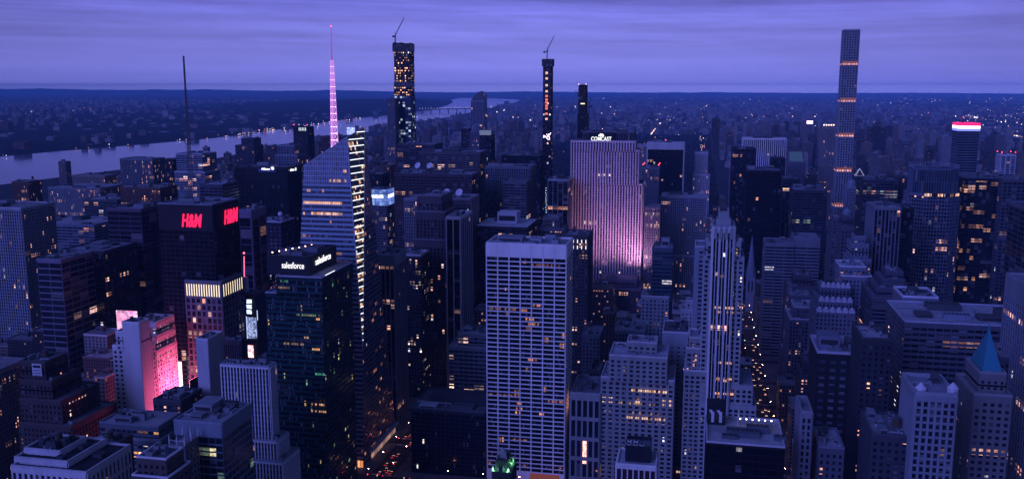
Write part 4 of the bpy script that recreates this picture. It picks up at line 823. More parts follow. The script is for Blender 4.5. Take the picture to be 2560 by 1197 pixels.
T('limestone block with giant pilasters and a paired colonnade right of the white slab', [(1427, 1500, 985, 703, 44)], FS(bay=5.2, fh=16, pw=1.5, bh=3.0, pd=.9, bd=1.0, w=(.38, .37, .36), g=glass(lit=.05, run=.05), top=3.5, base=7), roof=(.2, .21, .25), units=3, par=1.3, umat=wall((.5, .5, .56)))
T('stepped grey rooftop lofts behind the pilastered block', [(1474, 1500, 925, 770, 20), (1448, 1506, 960, 765, 30)], masonry((.25, .25, .29), gl), roof=(.45, .46, .54), units=4, tanks=1)
T('plain pale slab with a dotted grid of small windows between two limestone towers', [(1657, 1722, 832, 770, 40)], masonry((.44, .44, .48), gq, bay=5, pw=3.4, bh=2.4, top=11), roof=(.15, .15, .18), units=4, par=1.2)
t_n = T('narrow limestone tower with stacked cornices beside the art deco tower', [(1724, 1752, 845, 712, 26), (1716, 1760, 872, 707, 34), (1711, 1766, 928, 703, 42)], masonry((.42, .40, .38), glass(lit=.04, run=.03, sub=2), bay=4.2, pw=1.6, bh=1.7, top=3), roof=(.4, .41, .48), units=1, par=1.2, parcol=(.55, .54, .56))
T('grey block with a pale flat cornice roof behind the tiered limestone block', [(1537, 1612, 828, 850, 34)], piers((.22, .22, .26), gl), roof=(.35, .36, .42), units=5, par=1.5, parcol=(.36, .36, .42))
T('loft with narrow windows right of the white slab edge', [(1456, 1500, 838, 860, 34)], masonry((.2, .2, .24), gq), roof=(.3, .3, .36), units=3, tanks=1)
# white framed tower with black box penthouse
t_w = T('white framed tower with tall slots and a black boxed penthouse at the bottom edge', [(1541, 1640, 1163, 490, 22)], FS(bay=3.0, fh=60, pw=.75, bh=.3, pd=.6, bd=.2, w=(.66, .66, .66), g=glass(lit=.01, run=.02, tint=(.05, .02, .03), blind=0), top=2.2), roof=(.45, .46, .5), units=0, par=.8, parcol=(.7, .7, .7))
X0, X1, Y0, Y1, Z = t_w['top']; mb = MB(); bk = wall((.03, .03, .04), .4)
bx0, bx1, by0, by1 = X0+4.4, X1-3.4, Y0+5, Y1-2
mb.box(bx0, bx1, by0, by1, Z, Z+7.5, bk, roofing((.2, .21, .25))); ph = mb.build('penthouse', t_w)
mb = MB(); ring(mb, rect(bx0, bx1, by0, by1), Z+7.5, Z+9.6, .1, .4, bk); mb.build('screen_wall', ph)
for k in range(5): unit(ph, bx0+1.8+(k % 3)*3.6, by0+3+(k//3)*5.5, Z+7.5, 2.4, 3, 1.9, wall((.6, .6, .64)), 'cooling_unit', 0)
# black glass block with white edged roof
t_b = T('black glass office block with a white edged roof deck at the bottom right of centre', [(1766, 1962, 1112, 470, 40)], curtain((.014, .014, .018), glass(lit=.004, run=.004, tint=(.004, .005, .008), blind=.01, a=(1, .4, .15)), bay=3, fh=3.8, bh=.5, pw=.12, top=1.2), roof=(.42, .42, .44), units=0, par=1.0, parcol=(.5, .5, .54))
X0, X1, Y0, Y1, Z = t_b['top']; ro = wall((.16, .17, .20))
unit(t_b, X0+5.2, Y1-7, Z, 10, 12, 11, wall((.02, .02, .026)), 'penthouse', 1)
mb = MB(); bmw = wall((.6, .6, .62)); bx = X0+4
for k in (0, 1):
    q = (X0+2.6+k*4.2); mb.box(q, q+1.5, Y1-13.3, Y1-13.05, Z+1.5, Z+7.5, bmw); mb.face([(q-1.6, Y1-13.2, Z+8.6), (q, Y1-13.2, Z+6), (q+1.5, Y1-13.2, Z+6), (q+.2, Y1-13.2, Z+8.6)], bmw)
mb.build('painted_mark', t_b)
for k, (dx, dy, ww, dd, hh) in enumerate(((19, 15, 17, 9, 2.6), (27, 21, 12, 6, 3.4), (12, 9, 8, 4, 1.6), (38, 12, 6, 5, 1.8))): unit(t_b, X0+dx, Y0+dy, Z, ww, dd, hh, ro, 'cooling_unit', 0)
for k in range(6):
    mb = MB(); x = X0+18+k*3.3; mb.tube((x, Y0+26, Z), (x, Y0+26, Z+4.5), .12, STEEL(), 4); lp = mb.build('lamp_post', t_b); mb = MB(); mb.ball((x, Y0+26, Z+4.8), .42, emit((1, .8, .6), 7)); mb.build('lamp', lp)
mb = MB(); mb.tube((X0+17, Y1-12, Z), (X0+17, Y1-12, Z+9), .14, wall((.6, .6, .62)), 5); mb.build('flagpole', t_b)
mb = MB(); rl = wall((.5, .5, .54))
for k in range(24): x = X0+1.5+k*(X1-X0-3)/23; mb.tube((x, Y0+1.6, Z), (x, Y0+1.6, Z+1.6), .06, rl, 4)
mb.tube((X0+1.5, Y0+1.6, Z+1.6), (X1-1.5, Y0+1.6, Z+1.6), .07, rl, 4); mb.build('railing', t_b)
# green glass tower with lettered screen walls
sfg = glass(lit=.006, run=.012, runlen=3, a=(1, .55, .22), b=(.3, .8, .45), tint=(.005, .016, .020), blind=.10, strength=.8, sub=3)
sf = FS(bay=3.0, fh=4.1, pw=.16, bh=1.3, pd=.22, bd=.12, w=(.02, .045, .05), g=sfg, top=2.0, bandw=(.014, .09, .085))
t_s = T('dark green glass tower with white lettering on its dark rooftop screen walls', [(690, 804, 693, 618, 62), (664, 804, 735, 622, 60)], sf, roof=(.34, .35, .42), units=0, par=.8, parcol=(.4, .41, .5))
X0, X1, Y0, Y1, Z = t_s['top']; a = at(666, 640, 624); b = at(773, 648, 624); pz = b.z; mb = MB(); scm = wall((.018, .026, .036), .45)
c_ = at(825, 624, 678)
px1 = b.x; mb.box(a.x, px1, 624, 676, Z, pz, scm, roofing((.1, .11, .15))); sw = mb.build('screen_wall', t_s)
mb = MB(); ring(mb, rect(a.x, px1, 624, 676), pz-.02, pz+2.2, .12, .5, scm); mb.build('parapet', sw)
for k, (u, v_, ww, dd, hh) in enumerate(((.2, .45, 8, 14, 3), (.55, .3, 9, 8, 2.5), (.7, .65, 10, 14, 3.6), (.35, .8, 7, 7, 2.4))): unit(sw, a.x+(px1-a.x)*u, 624+52*v_, pz, ww, dd, hh, wall((.2, .21, .26)), 'cooling_unit', 0)
for k in range(7):
    mb = MB(); q = Vector((a.x+3+k*2.6, 628+k*6, pz+3.4)); mb.tube((q.x, q.y, pz), q, .1, STEEL(), 4); lp = mb.build('lamp_post', sw); mb = MB(); mb.ball(q, .45, emit((1, .6, .4), 11)); mb.build('lamp', lp)
wl2 = emit((1, .97, 1), 1.5)
for (xl_, xr_, py_, s_, c_) in ((780, 800, 872, 1.0, (1, .45, .16)), (778, 812, 1009, .9, (1, .5, .28)), (778, 816, 1026, .7, (1, .55, .35)), (788, 812, 934, .5, (.15, .8, .5)), (760, 772, 843, .5, (1, .6, .35)), (700, 720, 702, .3, (.15, .7, .3)), (695, 730, 718, .3, (1, .55, .3)), (740, 800, 786, .25, (.6, .8, .4)), (790, 800, 797, 1.0, (1, .45, .2)), (700, 760, 857, .3, (1, .6, .3))): litrow(t_s, xl_, xr_, py_, 617.8, 1.6, c_, s_, 1.5, .75, .1)
p = at(732.5, 671, 623.6); lettering('salesforce', t_s, 'lettering', wl2, (p.x, 623.7, p.z), (1, 0, 0), (0, 0, 1), 4.7, 17.6, .12, bold=.004)
lettering('salesforce', t_s, 'lettering', wl2, (px1+.25, 624+25, p.z+.8), (0, 1, 0), (0, 0, 1), 5.2, 29, .12, bold=.004)
mb = MB(); mb.box(X1+.3, X1+.5, Y0+6, Y0+24, Z+.9, Z+1.3, emit((.9, .9, 1), 2)); mb.build('edge_light', t_s)
# crystal glass tower with tilted top, lit facet and lattice spire
P0 = at(907, 872, 703); T1 = at(868, 343, 714); T2 = at(912, 318, 744); TL = at(759, 415, 714)
A = Vector((TL.x-16, 702, 0)); B_ = Vector((-272, 702, 0)); Cc = Vector((-272, 788, 0)); D_ = Vector((A.x, 788, 0))
PY = lambda z: 702+12*z/TL.z
for _ in range(3): P0 = at(907, 872, PY(P0.z)); T1 = at(868, 343, PY(T1.z))
N1 = Vector((at(905, 330, 786).x, 786, T2.z-8)); N2 = Vector((TL.x+2, 786, TL.z+4)); 
t_a = thing('office_tower', 'faceted crystal glass tower with a slanted top, a lit white striped edge and lattice spire', 'tower', ((A.x+B_.x)/2, 735, 0)); FOOT.append((A.x-3, -264, 698, 790))
bg = glass(lit=.006, run=.02, runlen=7, half=.7, a=(1, .38, .20), b=(1, .52, .38), tint=(.02, .045, .07), band=.46, bandcol=(.24, .38, .48), mull=.10, mullcol=(.09, .14, .18), strength=.8, blind=.12, rough=.18)
bgt = glass(lit=.0, run=.0, tint=(.08, .13, .19), band=.14, bandcol=(.34, .44, .54), mull=.22, mullcol=(.38, .48, .58), blind=.3, rough=.2)
def plane(name, pts, mat, uax, cell=(1.6, 4.05), zsplit=None):
    mb = MB(); pts = [Vector(p) for p in pts]; o = pts[0]; u = Vector(uax).normalized()
    mb.face(pts, mat, [((p-o).dot(u)/cell[0], p.z/cell[1]) for p in pts]); return mb.build(name, t_a)
Lf = lambda a_, b_, z: a_+(b_-a_)*((z-a_.z)/(b_.z-a_.z))
zs = TL.z-14; S1, S2 = Lf(A, TL, zs), Lf(P0, T1, zs)
plane('facade', [A, B_, P0, S2, S1], bg, (1, 0, 0))
plane('crown_glass', [S1, S2, T1, TL], bgt, (1, 0, 0))
plane('lit_facet', [P0, T2, T1], glass(lit=.10, run=.25, runlen=9, a=(1, .45, .22), b=(1, .65, .4), tint=(.012, .03, .032), band=.3, bandcol=(.03, .05, .055), mull=.08, strength=1.3), (T2-T1), (1.6, 4.05))
plane('facade', [B_, Cc, N1, T2, P0], glass(lit=.01, run=.05, runlen=4, half=.7, a=(1, .33, .16), b=(1, .42, .28), tint=(.012, .022, .04), band=.4, bandcol=(.09, .13, .18), mull=.1, mullcol=(.07, .09, .12), strength=.6), (0, 1, 0))
plane('facade', [Cc, D_, N2, N1], bg, (1, 0, 0)); plane('facade', [D_, A, S1, TL, N2], bg, (0, 1, 0))
ct = Vector((TL.x+12, 738, TL.z+3))
mb = MB(); rm = roofing((.35, .37, .42))
zr = TL.z-10
q = [Vector((TL.x+1, 715, zr)), Vector((T1.x-1, 716, zr)), Vector((T2.x-2, 745, zr)), Vector((N1.x-2, 764, zr)), Vector((N2.x+2, 764, zr))]
mb.face(q, rm); mb.build('roof', t_a)
frm = wall((.45, .5, .58), .45)
mb = MB()
for (p, q) in ((TL, T1), (T1, T2), (T2, N1), (TL, N2), (T1, P0), (T2, P0)): mb.tube(p, q, .45, frm, 5)
for k in range(9):
    u = (k+.5)/9; p = TL.lerp(T1, u); q = N2.lerp(N1, u); mb.tube(p, p.lerp(q, .55)+Vector((0, 0, 1.5)), .22, frm, 4)
mb.build('crown_frame', t_a)
st = emit((.92, .97, 1.0), 1.9); nrm = (T2-P0).cross(T1-P0).normalized()
if nrm.y > 0: nrm = -nrm
n = 33
for k in range(n):
    u = (k+.35)/n; z = P0.z+(T2.z-P0.z)*u
    p = Lf(P0, T1, z) if z < T1.z else Lf(T1, T2, z)
    q = Lf(P0, T2, z); d = q-p; p = p+d*.06+nrm*.35; q = q-d*.08+nrm*.35
    if (q-p).length < .6: continue
    mb = MB(); mb.tube(p, q, .36, st, 4); mb.build('light_strip', t_a)
for (xl_, xr_, py_, s_, kp) in ((758, 856, 506, 1.0, .97), (778, 856, 533, 1.1, .95), (758, 762, 533, 1, 1), (800, 866, 451, .7, .5), (858, 866, 428, 1.0, 1), (762, 810, 476, .5, .5), (755, 776, 612, 1.0, .8), (770, 800, 630, .6, .8), (800, 855, 632, .25, .6), (795, 850, 673, .45, .7), (750, 770, 703, .5, .5), (850, 878, 688, .5, .7), (790, 870, 652, .2, .5)): litrow(t_a, xl_, xr_, py_, PY(at(xl_, py_, 708).z)-.1, 2.3, (1, .50, .36), s_, 1.7, kp, .06, gap=.12)
# podium
mb = MB(); mb.box(-271.9, -268.5, 716, 786, 8.5, 10.5, wall((.5, .5, .55)), roofing((.5, .5, .55))); pod = mb.build('canopy', t_a)
for k in range(9): mb = MB(); y = 722+k*7.2; mb.box(-271.8, -271.5, y, y+5.8, .6, 8, emit((1, .55, .45), (.40, .2, .3)[k % 3], True)); mb.build('lit_shopfront', t_a)
for k in range(4): mb = MB(); x = -282+k*2.6; mb.box(x, x+2.0, 701.3, 701.6, .6, 6.5, emit((1, .34, .14), (1.6, 1.0, 1.4, .8)[k], True)); mb.build('lit_lobby', t_a)
# lattice spire
sb = at(835, 372, 742); stp = at(827.5, 68, 742); H0, H1 = TL.z-8, stp.z
mb1, mb2 = MB(), MB(); e1 = emit((.75, .30, .95), .95); e2 = emit((1.0, .62, 1.0), 2.2)
seg = 17
def sp(u, i, tw=0.0):
    r_ = 3.7*(1-u)**.75+.32 if u < .97 else .3
    a_ = i*2*math.pi/3+.5+u*.5; return Vector((sb.x+(stp.x-sb.x)*u+r_*math.cos(a_), 742+r_*math.sin(a_), H0+(H1-H0)*u))
for k in range(seg):
    u0, u1 = k/seg*.78, (k+1)/seg*.78; rt = .30*(1-u0)+.10
    for i in range(3):
        mb1.tube(sp(u0, i), sp(u1, i), rt*1.25, e1, 5); mb1.tube(sp(u0, i), sp(u1, i+1), rt*.8, e1, 4); mb1.tube(sp(u0, i+1), sp(u1, i), rt*.8, e1, 4)
        mb2.tube(sp(u0, i), sp(u0, i+1), rt*1.3, e2, 4)
mb1.tube(sp(0.03, 0).lerp(sp(.03, 1), .5).lerp(sp(.03, 2), .33), (stp.x+.25*(sb.x-stp.x), 742, H0+(H1-H0)*.76), .75, emit((.5, .18, .75), .6), 8, r2=.35)
spire = mb1.build('lattice_spire', t_a); mb2.build('ring_light', spire)
mb = MB(); b0 = Vector((sb.x+(stp.x-sb.x)*.74, 742, H0+(H1-H0)*.74)); mb.tube(b0, (stp.x, 742, H1), .75, emit((.50, .16, .70), .55), 8, r2=.28); mb.build('mast', spire)
mb = MB(); mb.ball((stp.x, 742, H1+.6), .7, emit((1, .1, .2), 3)); mb.build('beacon', spire)
sg2 = at(860, 348, 735); mb = MB(); mb.box(T1.x-8, T1.x-1, 735, 735.5, T1.z+1, T1.z+7, screen((.12, .2, 1), (.6, .7, 1), 1.4, .5)); mb.build('lit_panel', t_a)
# narrow billboard tower on the square
ta = at(612, 735, 745); tb = at(640, 735, 745); t_t = thing('billboard_tower', 'narrow tower stacked with glowing screens and a white pole on its roof', 'tower', ((ta.x+tb.x)/2, 755, 0)); FOOT.append((ta.x-2, tb.x+2, 743, 768))
mb = MB(); mb.box(ta.x, tb.x, 745, 766, 0, ta.z, wall((.08, .08, .1))); mb.build('building_core', t_t)
def scr(x0, y0, x1, y1, m_, name='screen'):
    p, q = at(x0, y0, 744.6), at(x1, y1, 744.6); mb = MB(); mb.box(p.x, q.x, 744.2, 744.7, q.z, p.z, m_, wall((.05, .05, .06))); fr_ = mb.build(name, t_t); return p, q
for k in range(3): scr(617, 748+k*13, 629, 758+k*13, screen((.3, .5, 1), (.75, .85, 1), 2.2, .3))
scr(617, 792, 643, 846, screen((.03, .05, .15), (.45, .55, .95), 1.0, .35)); scr(642.5, 775, 644.5, 800, emit((.5, .6, 1), 1.8), 'light_strip'); scr(616.5, 790, 618.3, 846, emit((.5, .6, 1), 1.4), 'light_strip')
scr(620, 862, 634, 893, screen((1, .05, .12), (1, .6, .6), 3.2, .3)); 
p = at(616.5, 733, 755); q = at(615.5, 692, 755); mb = MB(); mb.frust(p.x, 755, ta.z, q.z, 2.3, 2.1, 10, wall((.62, .62, .72))); pl_ = mb.build('roof_pole', t_t)
p = at(612, 690, 756); q = at(611.5, 640, 756); mb = MB(); mb.tube((p.x, 755, q.z-20), (q.x, 755, q.z), .45, emit((1, .12, .22), 2.2), 6); mb.build('lit_rod', t_t); mb = MB(); mb.ball((q.x, 755, q.z+3), .9, emit((1, .1, .15), 5)); mb.build('beacon', t_t)
# billboards of the square, on their own frames
def billboard(label, x, y, z0, z1, w_, facing, m_):
    r = thing('billboard', label, 'billboard', (x, y, 0), 'lit billboards on the square'); mb = MB()
    if facing == 'S': mb.box(x-w_/2, x+w_/2, y-.5, y, z0, z1, m_, wall((.05, .05, .06)))
    else:
        mb.box(x-.2, x+.25, y-w_/2, y+w_/2, z0, z1, wall((.05, .05, .06))); mb.face([(x-.25, y+w_/2, z0), (x-.25, y-w_/2, z0), (x-.25, y-w_/2, z1), (x-.25, y+w_/2, z1)], m_)
    mb.build('screen', r); mb = MB()
    for k in (-1, 1): d = k*w_*.4; mb.tube((x+(d if facing == 'S' else 0), y+.6+(0 if facing == 'S' else d), 0), (x+(d if facing == 'S' else 0), y+.6+(0 if facing == 'S' else d), z1-1), .5, STEEL(), 6)
    mb.build('frame', r)
p = at(449, 920, 697); billboard('tall white glowing billboard beside the magenta lit building', p.x, 697, at(446, 968, 697).z, at(446, 903, 697).z, 4.0, 'S', screen((1, .75, .9), (1, .95, 1), 3.2, .2))
p = at(452, 985, 695); billboard('low pink billboard under the tall white billboard', p.x, 695, at(440, 1000, 695).z, at(440, 974, 695).z, 5, 'S', screen((1, .3, .5), (1, .7, .6), 1.8, .3))
p = at(436, 812, 800); billboard('red billboard high above the magenta lit building', p.x, 800, at(436, 850, 800).z, at(436, 790, 800).z, 14, 'W', screen((1, .05, .2), (1, .3, .5), 3.0, .1))
p = at(408, 800, 770); billboard('pink billboard behind the crown of the magenta lit building', p.x-3, 770, at(408, 822, 770).z, at(408, 788, 770).z, 16, 'S', screen((1, .1, .4), (1, .5, .6), 2.0, .12))
p = at(318, 796, 760); billboard('magenta billboard rising left behind the white setback tower', p.x, 760, at(318, 830, 760).z, at(318, 776, 760).z, 22, 'S', screen((.9, .15, .5), (1, .6, .8), 1.2, .12))
billboard('unseen magenta billboard added to light the ornate building across the square', EX+26, 668, 20, 84, 28, 'W', screen((1, .05, .22), (1, .16, .36), 24, .1))  # added screen facing away from view, sized and placed for its magenta wash
# floodlit slab with lettered crown
fl = FS(bay=3.75, fh=3.75, pw=1.75, bh=1.25, pd=.75, bd=.35, w=(.60, .52, .56), g=glass(lit=.012, run=.012, runlen=5, a=(1, .55, .4), b=(1, .75, .7), tint=(.012, .012, .022)), top=2.2, bandw=(.22, .19, .21))
t_r = T('wide floodlit limestone slab with lit lettering and a bird emblem on its crown', [(1458, 1586, 331, 1262, 22), (1428, 1588, 352, 1252, 34), (1428, 1597, 374, 1254, 34), (1426, 1605, 458, 1256, 40)], fl, roof=(.2, .19, .22), units=2, par=.8, parcol=(.3, .27, .3), umat=wall((.1, .1, .12)),
  fs=[FS(bay=3, fh=9, pw=1.1, bh=.6, pd=.8, bd=.2, w=(.13, .12, .15), g=gq, top=1.5), fl, fl, fl])
sbz0, sbz1 = at(1500, 356, 1252).z, at(1500, 334, 1252).z; xa, xb = at(1470, 350, 1252).x, at(1533, 350, 1252).x
mb = MB(); mb.box(xa, xb, 1252, 1261, sbz0, sbz1+1, wall((.02, .025, .05))); sp_ = mb.build('sign_panel', t_r); wl3 = emit((1, 1, 1), 1.6)
p = at(1503, 352.5, 1251.6); lettering('COMCAST', t_r, 'lettering', wl3, (p.x, 1251.7, p.z), (1, 0, 0), (0, 0, 1), 5.6, 27.5, .12, bold=.008)
mb = MB(); cx, cz = at(1503, 341.5, 1251.6).x, at(1503, 341.5, 1251.6).z
fcol = [(1, .9, .5), (1, .7, .45), (1, .45, .4), (.8, .5, 1), (.5, .65, 1), (.6, 1, .7)]
for i in range(6):
    a_ = math.pi*(.04+.92*(i+.5)/6); d = Vector((math.cos(a_), 0, math.sin(a_))); s_ = Vector((-math.sin(a_), 0, math.cos(a_))); o_ = Vector((cx, 1251.6, cz)); em = emit(tuple(.35+.65*c for c in fcol[i]), 3.0)
    mb.face([o_+d*.5-s_*.12, o_+d*3.0-s_*.62, o_+d*3.9-s_*.35, o_+d*4.1, o_+d*3.9+s_*.35, o_+d*3.0+s_*.62, o_+d*.5+s_*.12][::1], em)
mb.build('bird_emblem', t_r)
# flood lamps that wash its right end
zr_ = at(1540, 722, 1185).z
for k, (px, Yl, e_, tx, ty) in enumerate(((1606, 1238, 2.6e5, 1590, 520), (1592, 1222, 4.2e5, 1575, 520), (1560, 1216, 2.2e5, 1540, 520), (1525, 1214, 1.5e5, 1505, 500), (1492, 1214, 1.2e5, 1465, 480))):
    p = at(px, 722, Yl); l = bpy.data.lights.new('flood_lamp', 'SPOT'); l.energy = e_; l.color = (1, .42, .80); l.spot_size = rad(120); l.spot_blend = 1.0; l.shadow_soft_size = 2.5
    o = bpy.data.objects.new('flood_lamp', l); COL.objects.link(o); o.location = (p.x, Yl-14, zr_+9); tgt = Vector((at(tx, ty, 1254).x, 1254, at(tx, ty, 1254).z)); o.rotation_euler = (Vector(o.location)-tgt).to_track_quat('Z', 'Y').to_euler()
    mb = MB(); mb.box(p.x-.8, p.x+.8, Yl-15.6, Yl-14.8, zr_, zr_+2.6, STEEL()); mb.build('floodlight', t_r)
# pencil tower with square window grid
pg = FS(bay=4.75, fh=4.75, pw=1.75, bh=1.75, pd=.8, bd=.7, w=(.36, .37, .40), g=glass(lit=.012, run=.0, tint=(.008, .01, .018)), top=1.75)
t_p = T('very tall slim pencil tower with a grid of square windows and pink lit belts', [(2111, 2150, 75, 1852, 28.5)], pg, roof=(.2, .2, .24), units=0, par=.8)
X0, X1, Y0, Y1, Z = t_p['top']
for py in (158, 250, 337, 424, 512):
    za, zb = at(2130, py+6.5, Y0).z, at(2130, py-5, Y0).z; mb = MB(); mb.box(X0-.88, X1+.88, Y0-.88, Y0-.80, za, zb, wall((.36, .30, .33))); mb.box(X0-.88, X0-.80, Y0-.8, Y1+.5, za, zb, wall((.36, .30, .33))); bo = mb.build('open_belt', t_p)
    for k in range(6): x = X0+(X1-X0)*(k+.5)/6; mb = MB(); mb.box(x-1.5, x+1.5, Y0-1.0, Y0-.89, za+1.2, za+4.5, emit((1, .42, .35), round(R.uniform(.7, 1.5), 1))); mb.build('belt_light', bo)
    for k in range(4): y = Y0+(Y1-Y0)*(k+.5)/4; mb = MB(); mb.box(X0-1.0, X0-.89, y-1.5, y+1.5, za+1.2, za+4.5, emit((1, .42, .35), .7)); mb.build('belt_light', bo)
    mb = MB(); mb.box(X0-.9, X1+.9, Y0-.93, Y0-.881, za+5.2, zb, emit((1, .35, .36), .17)); mb.build('belt_glow', bo)
# unfinished blue tower with crane
t_c = thing('unfinished_tower', 'unfinished supertall with orange lit upper floors and blue sheathed lower floors', 'tower', (at(1004, 300, 1935).x, 1955, 0))
def stack(root, parts, Y, D):
    out = []
    for (xl, xr, yt, yb, f, nm) in parts:
        a, b = at(xl, yt, Y), at(xr, yt, Y); zb = at(xl, yb, Y).z if yb else 0; mf, mg = MB(), MB(); po = rect(a.x, b.x, Y, Y+D)
        for e in range(4): facade(mf, mg, po[e], po[(e+1) % 4], zb, a.z, f, ph=e)
        mg.face([(*p, a.z-.05) for p in po], roofing((.2, .2, .22)))
        o = mf.build(nm, root); mg.build('glazing', o); out.append((a.x, b.x, Y, Y+D, a.z))
    return out
oc = glass(lit=.42, run=.1, a=(1, .42, .18), b=(1, .62, .38), strength=2.6, tint=(.02, .012, .012), blind=0)
b_ = stack(t_c, [(981, 1024, 110, 129, FS(bay=4, fh=5, pw=.5, bh=.5, pd=.3, bd=.3, w=(.05, .05, .035), g=gq, top=1), 'formwork'),
  (985, 1023, 129, 206, FS(bay=3.9, fh=5.6, pw=1.9, bh=2.6, pd=.4, bd=.4, w=(.06, .035, .04), g=oc, top=0), 'open_floors'),
  (985, 1024, 206, 217, FS(bay=6, fh=9, pw=.8, bh=2, pd=.4, bd=.3, w=(.2, .22, .3), g=gq, top=0), 'mechanical_floor'),
  (985, 1024, 217, 240, FS(bay=4.3, fh=5.6, pw=1.9, bh=2.6, pd=.4, bd=.4, w=(.05, .035, .05), g=oc, top=0), 'open_floors'),
  (986, 1026, 240, None, FS(bay=5.6, fh=6, pw=1.2, bh=1.8, pd=.3, bd=.3, w=(.03, .06, .16), g=glass(lit=.22, run=.0, a=(.5, .7, 1), b=(.7, .8, 1), strength=.9, tint=(.015, .035, .10)), top=0), 'sheathed_floors')], 1935, 34)
X0, X1, Y0, Y1, Z = b_[0]
for k in range(6): mb = MB(); mb.box(X0+1+k*(X1-X0-3)/5, X0+2.2+k*(X1-X0-3)/5, Y0+1, Y1-2, Z, Z+R.uniform(1, 4.5), wall((.07, .07, .05))); mb.build('rebar_stack', t_c)
def crane(label, px, py0, py1, tipx, tipy, Y, backx, backy, z0):
    a, b = at(px, py1, Y), at(tipx, tipy, Y); c = at(backx, backy, Y); r = thing('tower_crane', label, 'crane', (a.x, Y, z0)); sm_ = STEEL()
    mb = MB(); n = max(2, int((a.z-z0)/4)); w_ = 1.1
    for sx_, sy_ in ((-1, -1), (1, -1), (1, 1), (-1, 1)): mb.tube((a.x+sx_*w_, Y+sy_*w_, z0), (a.x+sx_*w_, Y+sy_*w_, a.z), .34, sm_, 4)
    for k in range(n):
        za, zb = z0+(a.z-z0)*k/n, z0+(a.z-z0)*(k+1)/n
        for (p, q) in (((-1, -1), (1, -1)), ((1, -1), (1, 1)), ((1, 1), (-1, 1)), ((-1, 1), (-1, -1))): mb.tube((a.x+p[0]*w_, Y+p[1]*w_, za), (a.x+q[0]*w_, Y+q[1]*w_, zb), .16, sm_, 4)
    mb.build('mast', r); mb = MB(); pv = Vector((a.x, Y, a.z+1)); d = (b-pv).normalized(); up = Vector((0, 1, 0)).cross(d).normalized()
    if up.z < 0: up = -up
    L = (b-pv).length; m_ = max(4, int(L/4)); ch = [pv+Vector((0, -.9, 0)), pv+Vector((0, .9, 0)), pv+up*1.7]
    en = [b+Vector((0, -.3, 0)), b+Vector((0, .3, 0)), b+up*.6]
    for i in range(3): mb.tube(ch[i], en[i], .32, sm_, 4)
    for k in range(m_):
        u0, u1 = k/m_, (k+1)/m_
        for i in range(3): mb.tube(ch[i].lerp(en[i], u0), ch[(i+1) % 3].lerp(en[(i+1) % 3], u1), .14, sm_, 4)
    mb.build('jib', r); mb = MB(); cj = c; mb.tube(pv, cj, .6, sm_, 4); mb.tube(pv, pv+Vector((0, 0, 9)), .4, sm_, 4); mb.tube(pv+Vector((0, 0, 9)), cj, .12, sm_, 4); mb.tube(pv+Vector((0, 0, 9)), pv.lerp(b, .8), .1, sm_, 4)
    mb.build('counter_jib', r); mb = MB(); mb.box(cj.x-1.8, cj.x+1.8, Y-1.5, Y+1.5, cj.z-3.4, cj.z+.4, wall((.06, .06, .07))); mb.build('counterweight', r)
    mb = MB(); mb.box(a.x-1.4, a.x+1.9, Y-2.6, Y-.9, a.z-1.4, a.z+2, wall((.12, .12, .14))); mb.build('cab', r); return r
crane('tall luffing crane on the unfinished blue and orange supertall', 988, 104, 92, 1011, 44, 1950, 983, 90, Z)
T('beige tower with lit vertical window columns left of the unfinished blue supertall', [(968, 987, 247, 1900, 26)], masonry((.17, .16, .2), glass(lit=.05, run=.03), bay=3), units=1)
# slim unfinished tower with lit core
t_m = thing('unfinished_tower', 'slim unfinished tower with a column of red orange construction lights', 'tower', (at(1368, 300, 1905).x, 1915, 0))
b_ = stack(t_m, [(1355, 1381, 148, 166, FS(bay=4, fh=5, pw=.5, bh=.6, pd=.3, bd=.3, w=(.03, .025, .03), g=gq, top=1), 'formwork'),
  (1358, 1378, 166, None, FS(bay=4.2, fh=4.6, pw=1.0, bh=1.2, pd=.3, bd=.3, w=(.035, .026, .035), g=glass(lit=.03, run=.01, tint=(.012, .01, .016)), top=0), 'open_floors')], 1905, 24)
X0, X1, Y0, Y1, Z = b_[0]; xm = (X0+X1)/2-.5
for py in (182, 196, 213, 228, 240, 249, 256, 264, 271, 284, 297): mb = MB(); p = at(1366.5, py, Y0); hot = 230 < py < 290; mb.box(xm-2.6, xm+2.2, Y0-.75, Y0-.5, p.z-2.6, p.z+1.6, emit((1, .16, .10) if hot else (1, .6, .45), 1.4 if hot else 1.1)); mb.build('work_light', t_m)
for k in range(22):
    p = at(1368+R.uniform(-9, 9), 340+R.uniform(-9, 9), Y0); mb = MB(); mb.ball((p.x, Y0-1.2, p.z), .75, emit((.85, .7, 1), 7), 6, 4); mb.build('work_lamp', t_m)
for k in range(14): p = at(1365.5+R.uniform(-.8, .8), 470+k*6, Y0); mb = MB(); mb.ball((p.x, Y0-1, p.z), .6, emit((.6, .85, 1), 4), 6, 4); mb.build('work_lamp', t_m)
crane('luffing crane on the slim unfinished tower with red work lights', 1368, 145, 130, 1386, 89, 1915, 1361, 129, Z)
